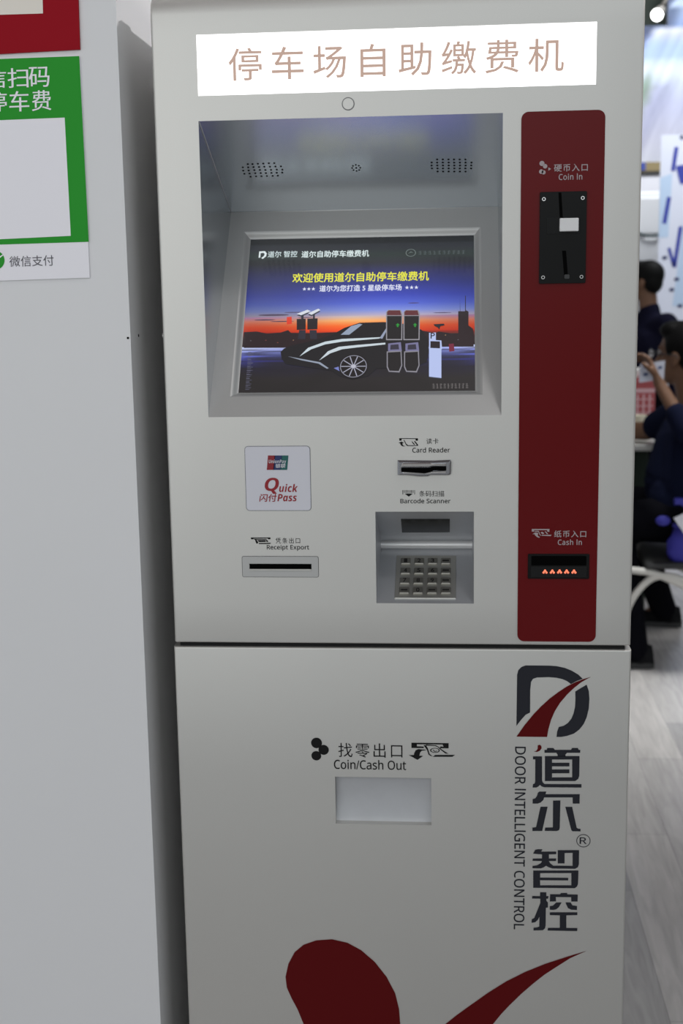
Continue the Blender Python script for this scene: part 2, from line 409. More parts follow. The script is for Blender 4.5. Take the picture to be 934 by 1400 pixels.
D = json.loads(r'''{"B":{"sign_text":[-214.6,1759.1,215.4,1799.4],
"coin_cn":[204.8,1634.9,247.6,1644.0],
"coin_en":[211.0,1624.4,240.8,1632.1],
"cash_cn":[210.9,1155.4,253.5,1164.7],
"cash_en":[216.0,1144.9,247.8,1152.5],
"card_cn":[39.0,1282.9,55.4,1290.6],
"card_en":[20.3,1271.5,70.7,1278.2],
"bar_cn":[29.0,1211.3,63.0,1219.2],
"bar_en":[3.6,1202.1,71.3,1208.4],
"bar_icon":[7.0,1211.2,22.9,1220.2],
"rec_cn":[-168.8,1146.2,-134.9,1154.2],
"rec_en":[-181.2,1135.9,-122.7,1144.1],
"out_cn":[-87.1,838.1,3.5,859.3],
"out_en":[-93.5,820.6,8.4,834.6],
"qp":[-207.7,1192.7,-119.1,1280.7],
"up":[-178.1,1248.7,-148.4,1268.6],
"up_en":[-175.4,1256.5,-151.3,1263.0],
"up_cn":[-166.2,1251.5,-152.5,1257.0],
"q":[-181.8,1215.6,-162.1,1237.9],
"uick":[-162.1,1218.1,-136.2,1229.2],
"shanfu":[-189.7,1204.9,-165.6,1215.3],
"pass":[-164.9,1205.2,-138.0,1215.4],
"eng":[160.7,583.4,176.3,857.3],
"reg":[252.0,715.5,261.4,725.0]},
"rec":{"x0":-0.25665,
"x1":0.13909,
"zt":1.70976,
"zb":1.32125,
"xr0":-0.25078,
"xr1":0.13995,
"zr":1.6031},
"screen_quad":[[-217.4,301.6],[104.8,297.8],[104.9,41.0],[-220.6,42.7]],
"bezel":[[-231.4,316.4],[114.4,313.1],[115.6,31.2],[-234.8,29.0]],
"T":{"t1":["道尔 智控",[-192.2,267.1,-149.5,278.0]],
"t2":["道尔自助停车缴费机",[-143.0,265.7,-45.5,277.2]],
"t3":["欢迎使用道尔自助停车缴费机",[-154.0,222.5,40.6,238.3]],
"t4":["道尔为您打造 5 星级停车场",[-114.4,206.2,2.4,216.7]],
"s1":["★★★",[-138.9,208.3,-120.4,214.5]],
"s2":["★★★",[7.1,207.9,26.2,214.6]],
"c1":["联系电话 400",[46.1,44.7,96.4,52.8]],
"c2":["欢迎使用自助缴费服务",[25.0,266.8,93.7,273.7]]},
"hor":113.8,
"hor2":133.0,
"tlogo":[[-205.3,278.0],[-196.8,278.4],[-194.0,274.1],[-194.7,269.3],[-199.4,264.5],[-201.6,266.4],[-197.8,269.9],[-197.0,273.6],[-199.1,275.5],[-203.1,274.9],[-203.1,267.0],[-205.6,267.1]],
"emblem":[14.7,270.7],
"vert":[-209.9,45.7,-201.0,106.9],
"P2":{"car":[[-164.4,106.3],[-159.9,111.9],[-148.1,117.3],[-121.9,123.7],[-93.4,133.5],[-76.9,144.6],[-55.4,152.9],[-21.7,153.5],[7.2,150.1],[31.2,140.1],[39.9,125.9],[42.0,103.5],[38.8,86.9],[27.1,81.5],[8.3,79.0],[-29.5,77.8],[-41.0,65.8],[-62.1,60.6],[-80.3,66.3],[-91.1,74.7],[-105.5,77.6],[-134.3,82.4],[-156.1,86.6],[-162.3,95.0]],
"car_hi1":[[-137.5,98.6],[-126.2,112.5],[-102.6,122.3],[-78.7,126.5],[-54.7,127.3],[-26.0,128.5],[-26.9,126.3],[-54.6,123.9],[-78.5,122.0],[-102.4,117.8],[-121.3,110.2]],
"car_hi2":[[-109.9,91.6],[-98.1,106.5],[-83.0,113.6],[-59.1,116.1],[-18.6,119.4],[-18.5,116.6],[-54.2,112.6],[-78.1,109.6],[-94.6,103.1]],
"car_win":[[-81.3,133.3],[-67.3,147.3],[-55.4,151.2],[-51.5,149.9],[-69.3,133.2]],
"car_line":[[-153.4,98.8],[-134.9,94.7],[-108.3,88.8],[-96.0,79.2],[-98.3,78.1],[-110.6,86.6],[-134.8,92.4]],
"car_glow":[[-88.9,79.1],[-78.0,82.8],[-81.6,77.3],[-72.0,74.5],[-80.6,74.0]],
"pillar":[[-26.9,126.9],[-17.7,143.7],[-16.6,140.3],[-23.0,125.7]],
"wheel":[[-61.8,81.5],[-62.4,99.3]],
"gates":[{"body":[[-18.7,169.5],[-15.9,173.5],[2.0,173.1],[4.5,167.4],[4.7,123.0],[-17.7,123.3]],
"neck":[[-14.7,117.7],[2.9,119.7],[4.5,105.1],[-14.5,105.3]],
"base":[[-16.4,104.8],[4.0,106.2],[5.4,81.8],[1.8,70.8],[-12.8,72.1],[-15.8,79.3]],
"top":[[-17.3,170.0],[-14.9,172.3],[1.0,172.0],[3.1,163.9],[-17.1,164.3]],
"dot":[-1.9,147.4],
"inn":[[-17.1,163.1],[3.1,162.8],[3.3,124.7],[-16.3,125.0]],
"binn":[[-14.9,103.1],[2.7,104.0],[4.0,82.3],[0.8,73.0],[-11.9,73.7],[-14.4,80.4]],
"ninn":[[-11.3,115.4],[-0.4,116.3],[0.7,107.9],[-11.7,107.5]]},{"body":[[5.7,169.1],[8.5,173.0],[26.3,172.7],[28.8,166.9],[28.8,122.7],[6.4,123.0]],
"neck":[[9.3,117.3],[26.9,119.3],[28.5,104.8],[9.5,105.0]],
"base":[[7.6,104.5],[28.0,105.9],[29.2,81.5],[25.6,70.5],[11.0,71.8],[8.0,79.0]],
"top":[[7.1,169.6],[9.5,171.9],[25.4,171.6],[27.4,163.5],[7.2,163.9]],
"dot":[22.3,147.1],
"inn":[[7.2,162.7],[27.4,162.4],[27.3,124.4],[7.8,124.6]],
"binn":[[9.1,102.8],[26.6,103.7],[27.8,82.0],[24.6,72.7],[11.9,73.4],[9.4,80.1]],
"ninn":[[12.7,115.0],[23.6,116.0],[24.7,107.6],[12.3,107.2]]}],
"tower":[[41.8,134.3],[51.3,134.7],[51.3,122.3],[58.9,121.6],[59.9,107.7],[59.0,107.7],[59.1,61.4],[42.3,63.8]],
"tower_dark":[[43.8,120.7],[57.0,120.0],[57.1,108.8],[43.8,109.6]],
"tower_p":["P",[44.1,124.7,49.9,134.2]],
"cams":[[[-145.0,169.3],[-130.2,176.0],[-125.2,173.6],[-138.5,166.9]],[[-128.9,170.2],[-114.6,177.5],[-111.6,175.1],[-123.9,167.2]]],
"camboxes":[[[-144.6,160.6],[-131.9,161.0],[-131.0,142.6],[-143.6,142.3]],[[-129.5,161.0],[-114.9,161.3],[-114.5,143.0],[-128.6,142.6]]],
"camposts":[[[-138.6,167.5],[-135.1,167.4],[-134.8,160.5],[-138.2,160.5]],[[-122.0,168.3],[-119.1,168.3],[-118.7,160.2],[-121.6,160.3]],[[-140.2,142.2],[-131.0,142.1],[-130.8,127.3],[-141.4,127.4]],[[-125.6,142.0],[-115.5,141.8],[-114.3,127.0],[-124.0,127.2]]],
"skyline":[[-218.5,140.0],[-200.5,140.9],[-185.6,137.2],[-166.3,138.6],[-155.8,142.5],[-151.6,137.8],[-122.5,136.8],[-88.7,138.0],[-69.4,136.0],[7.4,134.8],[26.4,140.2],[50.3,134.2],[55.1,136.9],[71.7,133.8],[82.2,133.7],[82.2,170.0],[84.6,170.0],[84.7,193.6],[85.1,170.0],[91.8,169.9],[91.9,195.8],[92.9,195.8],[92.8,171.6],[96.6,169.2],[96.4,146.4],[102.6,140.7],[103.5,133.3],[103.3,111.5],[-216.7,113.8]],
"redman":[[-158.9,164.3],[-152.1,164.8],[-151.0,152.7],[-158.2,151.7]],
"signcam":[[47.9,148.4],[62.2,149.3],[63.6,146.4],[57.4,144.8],[56.0,139.2],[54.1,142.6],[49.3,145.5]]},
"S":{"logo_dark":[[[162.3,887.7],[162.7,961.7],[164.4,968.5],[168.5,972.9],[174.3,975.2],[206.1,975.2],[216.6,974.6],[228.4,972.0],[237.8,968.0],[246.1,962.9],[252.3,956.8],[244.5,953.7],[236.4,949.1],[231.0,953.2],[225.1,955.9],[216.9,957.8],[206.3,958.7],[189.8,958.0],[184.5,956.0],[181.9,951.4],[180.9,939.6],[181.0,907.5],[174.9,904.1],[168.5,896.5]],[[242.4,938.5],[249.9,943.5],[257.8,948.5],[260.9,939.3],[261.9,928.2],[261.3,914.5],[258.8,902.1],[254.9,892.1],[249.1,883.9],[241.5,877.7],[232.1,874.2],[223.9,872.6],[217.7,872.5],[218.4,880.3],[220.7,887.2],[227.2,888.8],[233.0,893.0],[237.7,899.3],[240.5,906.8],[242.5,916.8],[242.9,928.0]]],
"logo_red":[[[162.4,872.2],[204.7,872.3],[206.5,883.9],[209.9,897.1],[215.1,910.2],[222.0,922.1],[231.3,934.0],[240.5,943.4],[249.8,951.5],[256.8,955.9],[263.4,959.7],[253.2,956.5],[242.8,952.1],[231.1,945.8],[219.5,937.6],[207.8,928.2],[196.1,916.8],[185.6,904.9],[173.9,889.7]]],
"dao_dot":[[[192.0,860.0],[194.9,860.9],[197.1,858.8],[197.4,855.6],[195.0,852.1],[190.9,850.1],[186.7,850.7],[190.3,852.0],[191.8,854.9]]],
"hanzi":[[[205.1,856.3],[213.4,856.4],[215.8,853.7],[237.7,854.0],[239.5,856.8],[247.2,856.9],[248.4,854.2],[250.7,854.2],[250.6,849.9],[232.5,849.6],[230.4,847.1],[230.4,844.2],[219.5,844.0],[219.4,846.9],[217.6,849.4],[201.4,849.1],[201.3,853.4],[204.5,853.5]],[[202.0,844.4],[249.7,845.1],[249.8,840.1],[202.1,839.3]],[[202.1,839.3],[211.9,839.5],[212.3,807.8],[202.4,807.7]],[[239.7,839.9],[249.8,840.1],[249.8,816.1],[248.4,811.6],[244.3,808.4],[240.2,808.3]],[[212.3,813.2],[240.1,813.7],[240.2,808.3],[212.3,807.8]],[[212.0,834.7],[236.0,835.1],[236.1,829.8],[212.1,829.4]],[[212.1,824.9],[236.1,825.4],[236.2,819.7],[212.2,819.2]],[[185.6,843.7],[198.1,843.9],[198.5,808.9],[199.5,805.7],[202.1,803.3],[253.1,804.0],[253.2,798.9],[201.6,798.4],[198.0,799.6],[195.6,801.8],[193.8,799.6],[190.8,797.8],[185.4,797.7],[186.0,802.9],[188.0,803.6],[188.9,806.1],[188.8,839.4],[185.6,839.3]],[[194.8,792.0],[204.6,792.2],[203.5,788.3],[250.9,789.2],[250.9,775.2],[241.4,775.0],[241.2,784.2],[201.7,783.4],[200.6,779.6],[197.0,775.9],[192.8,774.1],[185.7,773.9],[185.6,780.6],[189.2,781.9],[191.5,785.2],[192.7,789.7]],[[196.8,769.5],[206.7,769.7],[199.5,733.4],[185.8,733.1],[185.8,738.2],[190.8,738.9]],[[214.1,779.1],[224.3,779.3],[223.9,739.0],[223.0,735.2],[219.7,733.8],[202.9,733.7],[203.5,738.6],[214.3,739.1]],[[231.2,770.0],[240.7,770.2],[247.4,739.5],[249.3,738.0],[252.8,737.7],[252.9,734.0],[241.9,733.8],[240.0,735.5]],[[189.9,704.9],[193.5,705.9],[200.2,706.0],[198.4,702.5],[219.5,703.0],[219.5,699.1],[209.3,698.5],[209.4,692.4],[219.6,692.6],[219.4,688.7],[209.4,688.5],[211.3,685.3],[215.5,681.7],[242.6,682.1],[242.3,701.6],[231.2,701.0],[231.4,685.4],[221.8,685.1],[221.5,705.2],[251.3,705.9],[251.4,684.9],[250.2,680.4],[246.3,677.7],[214.4,677.3],[209.5,679.0],[205.3,681.2],[202.3,678.8],[198.1,677.1],[186.3,677.1],[186.5,680.5],[192.6,681.6],[198.0,685.0],[199.8,688.2],[186.5,688.3],[186.7,691.8],[199.7,692.1],[199.6,698.2],[187.0,699.0]],[[187.5,673.6],[250.8,675.2],[250.9,671.3],[187.5,669.7]],[[187.5,669.7],[197.3,670.0],[197.5,647.6],[187.7,647.4]],[[241.0,671.0],[250.9,671.3],[250.6,655.0],[249.1,650.8],[246.1,648.3],[241.3,648.2]],[[197.5,651.5],[241.3,652.6],[241.3,648.2],[197.5,647.6]],[[197.4,663.2],[236.9,663.8],[236.6,659.8],[197.4,659.1]],[[197.5,640.9],[206.3,641.1],[206.4,635.2],[209.4,635.3],[208.9,631.4],[206.4,631.3],[206.5,628.3],[208.7,625.7],[208.8,617.8],[206.0,617.4],[205.9,590.7],[205.1,586.0],[202.1,582.9],[188.7,582.2],[188.9,586.5],[193.5,587.0],[196.8,588.4],[197.0,603.7],[194.6,598.3],[191.0,594.9],[185.9,593.8],[186.1,599.4],[189.7,601.5],[193.3,611.5],[198.0,624.8],[197.9,631.1],[186.2,631.0],[186.5,635.0],[197.5,635.0]],[[211.6,638.3],[225.7,638.6],[226.9,640.6],[235.4,640.9],[236.0,638.9],[250.5,638.6],[250.4,628.1],[241.6,627.9],[241.3,634.5],[219.7,634.2],[220.1,627.6],[211.3,627.1]],[[220.4,626.0],[228.0,626.2],[224.2,618.9],[220.6,615.5],[216.9,614.5],[211.5,614.6],[211.4,620.1],[215.7,621.0]],[[233.4,626.4],[240.4,626.6],[243.5,622.1],[249.8,621.2],[249.7,615.3],[241.8,615.4],[236.9,617.9]],[[211.5,610.7],[250.3,611.7],[250.4,607.5],[234.9,606.7],[235.2,587.5],[250.7,587.5],[250.5,583.0],[208.8,582.6],[209.1,586.8],[225.9,587.3],[225.7,606.4],[211.6,606.4]]],
"reg_circle":[257.1,720.0],
"blob":[[[-145.5,423.9],[-153.7,446.8],[-162.6,465.3],[-169.1,482.0],[-170.5,498.7],[-165.9,519.4],[-156.3,538.2],[-142.8,550.3],[-124.3,557.6],[-101.4,560.2],[-78.7,555.3],[-58.9,544.3],[-39.2,526.4],[-22.3,503.5],[-10.0,478.0],[-4.5,453.3],[-3.0,429.0],[-3.2,400.2],[-2.5,352.8],[-7.0,288.8],[-32.8,319.8],[-78.8,356.2],[-124.7,392.4]]],
"swoosh":[[[62.7,431.4],[79.8,446.9],[99.6,463.1],[125.0,483.7],[150.2,501.8],[178.1,518.0],[205.8,531.0],[236.2,542.9],[264.3,552.9],[241.8,541.3],[222.6,527.3],[204.9,514.0],[189.4,500.0],[172.7,483.5],[156.0,465.1],[143.7,450.4],[131.9,433.9],[105.4,394.8],[76.9,343.3],[53.7,291.4],[-7.0,288.8],[7.9,346.9],[31.1,392.0]]],
"note_icon":[[[16.3,861.1],[68.3,861.2],[68.3,859.1],[16.2,858.8]],[[16.2,859.3],[23.9,859.2],[23.9,855.9],[33.5,855.7],[33.5,853.4],[16.2,853.3]],[[59.8,859.0],[68.3,859.1],[68.3,853.6],[55.9,853.6],[56.8,856.2],[61.2,855.8]],[[33.1,857.7],[36.6,857.7],[39.2,853.2],[41.7,844.9],[46.2,841.4],[42.7,842.1],[40.1,843.9],[37.9,850.8]],[[36.6,858.7],[50.6,857.9],[54.1,855.7],[59.4,851.2],[68.1,845.5],[63.8,846.0],[57.6,850.7],[52.8,855.2],[48.9,856.8],[36.6,857.0]],[[46.2,840.8],[49.3,843.6],[77.3,844.1],[73.4,841.2]],[[36.6,851.1],[31.3,851.4],[26.0,851.9],[22.1,850.1],[19.9,845.5],[19.4,842.9],[12.4,842.8],[24.6,835.8],[32.6,842.0],[27.3,842.1],[28.2,846.5],[30.4,849.3],[36.6,850.4]]],
"note_coin":[[49.1,850.3],6.8,3.6],
"cash_icon":[[[180.8,1166.8],[204.5,1166.8],[204.3,1165.3],[181.0,1165.2]],[[180.8,1165.5],[183.9,1165.3],[183.9,1163.1],[180.8,1163.4]],[[201.3,1165.5],[204.3,1165.3],[204.3,1162.8],[201.6,1163.2]],[[184.6,1164.2],[189.4,1164.2],[189.6,1162.9],[184.8,1163.1]],[[189.0,1164.9],[190.7,1163.2],[192.4,1158.8],[194.1,1157.8],[192.0,1157.8],[190.5,1160.6]],[[193.9,1158.8],[207.5,1158.8],[206.2,1157.1],[194.5,1157.5]],[[192.8,1162.7],[195.7,1162.7],[197.4,1160.6],[195.7,1159.7],[193.6,1160.6]],[[197.8,1163.6],[199.9,1163.4],[202.9,1159.7],[200.8,1160.1],[199.1,1162.3]],[[181.7,1159.5],[185.2,1161.9],[188.8,1161.6],[189.6,1159.9],[188.6,1159.1],[189.7,1156.9],[192.0,1155.8],[190.7,1154.7],[187.8,1155.8],[185.3,1158.2],[184.4,1159.9]]],
"card_icon":[[[2.7,1291.1],[27.7,1290.8],[27.7,1289.8],[2.7,1290.2]],[[2.7,1290.9],[6.1,1290.8],[5.8,1287.8],[2.7,1287.6]],[[24.6,1290.8],[27.7,1290.7],[28.1,1289.3],[27.4,1287.4],[24.6,1287.7]],[[8.2,1288.7],[9.6,1288.5],[12.2,1283.2],[14.6,1281.5],[22.2,1281.3],[22.2,1280.4],[13.6,1280.4],[11.7,1281.8],[9.4,1286.8]],[[19.1,1286.5],[20.3,1286.5],[23.6,1282.7],[23.4,1281.5],[22.2,1282.2]],[[22.4,1287.0],[24.1,1287.0],[28.1,1281.9],[27.9,1280.7],[22.2,1280.4],[22.2,1281.1],[26.2,1281.7]],[[1.5,1284.5],[5.4,1286.6],[8.9,1284.9],[6.9,1284.2],[7.2,1282.3],[8.4,1280.8],[11.2,1280.3],[8.4,1279.8],[5.8,1280.6],[4.0,1282.8],[4.1,1284.2]]],
"rec_icon":[[[-203.3,1154.6],[-175.8,1154.6],[-175.9,1152.2],[-178.8,1152.1],[-180.0,1153.4],[-199.2,1153.4],[-199.9,1151.9],[-203.1,1152.0]],[[-199.2,1152.9],[-181.0,1152.6],[-181.6,1151.4],[-198.7,1151.6]],[[-197.5,1151.6],[-195.3,1151.4],[-192.9,1147.2],[-194.7,1145.8],[-195.9,1146.2]],[[-182.0,1151.4],[-180.6,1151.2],[-178.8,1148.3],[-181.6,1148.4]],[[-192.0,1146.9],[-175.1,1147.1],[-176.6,1145.5],[-192.5,1145.3]],[[-194.3,1150.9],[-182.5,1150.9],[-182.6,1148.4],[-191.9,1148.2]]],
"coin_discs":[[189.3,1645.6,3.2],[193.4,1642.0,2.8],[188.5,1635.4,2.8],[191.5,1634.4,2.6]],
"coin_arrow":[[[197.6,1640.5],[201.1,1638.4],[197.6,1636.4]]],
"out_discs":[[-117.8,858.7,7.8],[-107.9,848.6,7.4],[-118.5,839.7,7.0]],
"up_par":[[[-176.2,1268.6],[-166.2,1268.5],[-168.8,1248.7],[-178.4,1248.7]],[[-167.1,1268.5],[-156.7,1268.5],[-159.4,1248.7],[-169.5,1248.7]],[[-157.2,1268.5],[-148.1,1268.5],[-150.3,1248.6],[-159.8,1248.7]]],
"leds":[[198.9,1108.7],[208.7,1108.7],[218.4,1108.8],[227.9,1108.8],[237.7,1108.8]],
"reader":[[0.3,1261.6],[48.6,1260.9],[71.2,1261.8],[72.3,1259.4],[71.8,1242.6],[69.4,1241.2],[44.7,1241.3],[40.9,1239.6],[29.5,1239.6],[12.4,1241.4],[0.2,1241.6]],
"reader_cut":[[5.3,1252.0],[25.8,1251.9],[34.3,1251.7],[42.9,1251.9],[47.6,1253.6],[65.7,1253.5],[65.8,1248.3],[48.6,1248.2],[44.8,1246.1],[37.2,1244.4],[27.6,1245.0],[5.3,1246.6]],
"spk":[[[-206.9,102.0],[-200.5,102.3],[-192.9,101.8],[-185.3,101.7],[-177.5,101.2],[-169.9,101.1],[-215.1,109.7],[-207.6,110.0],[-200.1,109.5],[-192.4,109.8],[-184.9,109.3],[-177.2,109.6],[-169.5,109.5],[-161.8,109.4],[-215.8,117.8],[-208.1,117.7],[-200.0,117.2],[-192.3,117.1],[-184.6,117.4],[-176.6,117.4],[-168.6,117.3],[-160.9,117.6],[-215.3,125.6],[-208.0,125.5],[-199.9,125.0],[-192.2,124.9],[-184.9,125.2],[-177.2,125.1],[-169.6,125.0],[-161.9,124.9],[-207.8,133.4],[-199.9,132.8],[-192.3,132.7],[-184.5,132.6],[-176.4,132.5],[-169.1,132.4]],[[53.7,101.9],[61.4,102.2],[69.1,102.5],[76.6,102.9],[84.3,103.2],[92.0,103.5],[46.1,109.0],[53.6,109.4],[61.3,109.7],[69.3,110.0],[76.8,110.4],[84.6,110.7],[92.3,111.0],[100.3,111.4],[45.9,116.2],[53.7,116.5],[61.5,116.8],[69.3,117.2],[77.0,117.5],[84.8,117.8],[92.4,118.2],[100.1,118.5],[46.3,123.4],[53.9,123.7],[61.4,124.0],[69.2,124.4],[77.0,124.7],[84.6,125.0],[92.2,125.3],[100.0,125.7],[54.0,131.4],[61.6,131.7],[69.2,132.0],[77.0,132.4],[84.6,132.7],[92.5,133.0]]],
"mic":[-58.1,117.7]},
"niche":{"x0":-0.03074,
"x1":0.10301,
"z0":1.0622,
"zt":1.19049,
"zl":1.11832,
"zu":1.13016,
"xr0":-0.02892,
"xr1":0.10189},
"pad":[[-6.2,98.1],[78.9,98.3],[78.1,8.7],[-5.8,8.1]],
"keys":[[7.3,84.3],[26.6,84.4],[45.7,84.5],[64.3,84.5],[7.5,63.5],[26.5,63.6],[45.9,63.7],[64.4,63.8],[7.1,42.8],[26.0,42.9],[45.6,43.0],[64.5,43.1],[6.9,22.9],[25.9,23.0],[45.4,23.2],[64.6,23.3]],
"scanwin":[[3.1,27.6],[70.3,27.7],[70.1,80.2],[2.6,81.3]],
"green":[[-621.1,1794.4],[-410.6,1795.4],[-411.4,1510.7],[-632.2,1507.0]],
"green_b":[[-633.8,1555.3],[-410.1,1557.8]],
"qr":[[-586.8,1716.7],[-434.2,1718.5],[-434.1,1566.1],[-592.6,1561.8]],
"red":[[-609.4,1952.5],[-407.1,1945.1],[-409.4,1803.6],[-620.8,1799.0]],
"redbox":[[-596.0,1934.2],[-453.3,1929.0],[-455.9,1849.6],[-597.2,1850.1]],
"gt":[[[-537.6,1782.3],[-509.9,1782.4],[-511.4,1758.4],[-538.2,1758.3]],[[-507.9,1782.8],[-480.4,1782.9],[-480.9,1758.1],[-508.5,1757.9]],[[-479.4,1783.3],[-451.9,1783.5],[-452.3,1758.2],[-479.9,1758.0]],[[-537.5,1753.6],[-510.8,1753.3],[-512.4,1727.9],[-539.2,1727.6]],[[-506.8,1753.7],[-481.1,1753.9],[-481.6,1728.0],[-508.4,1727.7]],[[-477.2,1753.8],[-451.5,1754.0],[-452.0,1728.6],[-477.7,1727.9]]],
"wx":[[-520.0,1540.7],[-459.5,1541.5],[-459.3,1527.5],[-520.9,1526.7]],
"wxlogo":[-539.5,1536.2]}''')
B, S = D['B'], D['S']

# ================================================================== the setting
def plank_floor():
    m = bpy.data.materials.new('grey_wood_floor')
    m.use_nodes = True
    nt = m.node_tree
    b = nt.nodes['Principled BSDF']
    t = nt.nodes.new('ShaderNodeTexCoord')
    mp = nt.nodes.new('ShaderNodeMapping')
    mp.inputs['Rotation'].default_value = (0, 0, R(90))
    mp.inputs['Location'].default_value = (0.4, 0.045, 0)
    nt.links.new(t.outputs['Object'], mp.inputs['Vector'])
    br = nt.nodes.new('ShaderNodeTexBrick')
    br.inputs['Scale'].default_value = 1.0
    br.inputs['Brick Width'].default_value = 0.92
    br.inputs['Row Height'].default_value = 0.14
    br.inputs['Mortar Size'].default_value = 0.0007
    br.inputs['Mortar Smooth'].default_value = 0.3
    br.inputs['Color1'].default_value = rgb(166, 165, 165)
    br.inputs['Color2'].default_value = rgb(206, 202, 200)
    br.inputs['Mortar'].default_value = rgb(140, 138, 138)
    br.offset = 0.37
    nt.links.new(mp.outputs[0], br.inputs['Vector'])
    mp2 = nt.nodes.new('ShaderNodeMapping')
    mp2.inputs['Scale'].default_value = (16, 1.6, 1)
    nt.links.new(t.outputs['Object'], mp2.inputs['Vector'])
    n = nt.nodes.new('ShaderNodeTexNoise')
    n.inputs['Scale'].default_value = 2.4
    n.inputs['Detail'].default_value = 6
    n.inputs['Distortion'].default_value = 1.2
    nt.links.new(mp2.outputs[0], n.inputs['Vector'])
    cr = nt.nodes.new('ShaderNodeValToRGB')
    cr.color_ramp.elements[0].position = 0.3
    cr.color_ramp.elements[0].color = (0.76, 0.76, 0.76, 1)
    cr.color_ramp.elements[1].position = 0.7
    cr.color_ramp.elements[1].color = (1, 1, 1, 1)
    nt.links.new(n.outputs['Fac'], cr.inputs['Fac'])
    mx = nt.nodes.new('ShaderNodeMix')
    mx.data_type = 'RGBA'
    mx.blend_type = 'MULTIPLY'
    mx.inputs['Factor'].default_value = 1
    nt.links.new(br.outputs['Color'], mx.inputs['A'])
    nt.links.new(cr.outputs['Color'], mx.inputs['B'])
    nt.links.new(mx.outputs['Result'], b.inputs['Base Color'])
    b.inputs['Roughness'].default_value = 0.22
    b.inputs['Specular IOR Level'].default_value = 0.7
    return m
mb = MB()
mb.face([(-6, -7, 0), (9, -7, 0), (9, 11, 0), (-6, 11, 0)], plank_floor())
struct(mb.build('floor'))

mb = MB()
mb.box(-2.6, 0.0, 0.0, -0.3629, 2.0, 3.2, wallm)
wl = struct(mb.build('wall_left'))
mb = MB()
mb.box(-0.3629, 0.0, 0.0, -0.3598, 0.075, 3.2, wallm)
struct(mb.build('trim_1'))
mb = MB()
for (x, y, z, r) in ((-0.3633, -0.0004, 1.4296, 0.0016),):
    mb.cyl((x, y, z), (x, y - 0.0003, z), r, r, blackm, 10)
mb.cyl((-0.3597, 0.045, 1.431), (-0.3593, 0.045, 1.431), 0.0022, 0.0022, blackm, 10)
mb.build('pin_hole', wl)

mb = MB()
mb.box(-0.3625, 0.475, 0.0, 0.33, 0.53, 1.83, wallm)  # unseen panel added to keep back light out of the gap beside the kiosk
struct(mb.build('gap_light_block'))

ceilm = mat('dark_hall_ceiling', rgb(84, 92, 84), 0.8)
mb = MB()
mb.box(-4, 5.4, 4.75, 8, 11, 4.85, ceilm)
for k in range(7):
    mb.box(-4, 5.6 + k * 0.8, 4.62, 8, 5.72 + k * 0.8, 4.75, ceilm)
struct(mb.build('ceiling'))
backw = mat('rear_wall_paint', rgb(214, 213, 219), 0.6)
mb = MB()
mb.box(-4, 10.4, 0, 8, 10.6, 4.75, backw)
struct(mb.build('wall_back'))
mb = MB()
mb.box(-4, 10.2, 3.40, 8, 10.39, 4.75, ceilm)
struct(mb.build('trim_2'))

# ================================================================== payment kiosk
KIOSK = empty('payment_kiosk', (0, 0, 0), 'tall silver parking payment kiosk with lit white header sign, recessed screen and red side strip', 'payment kiosk')

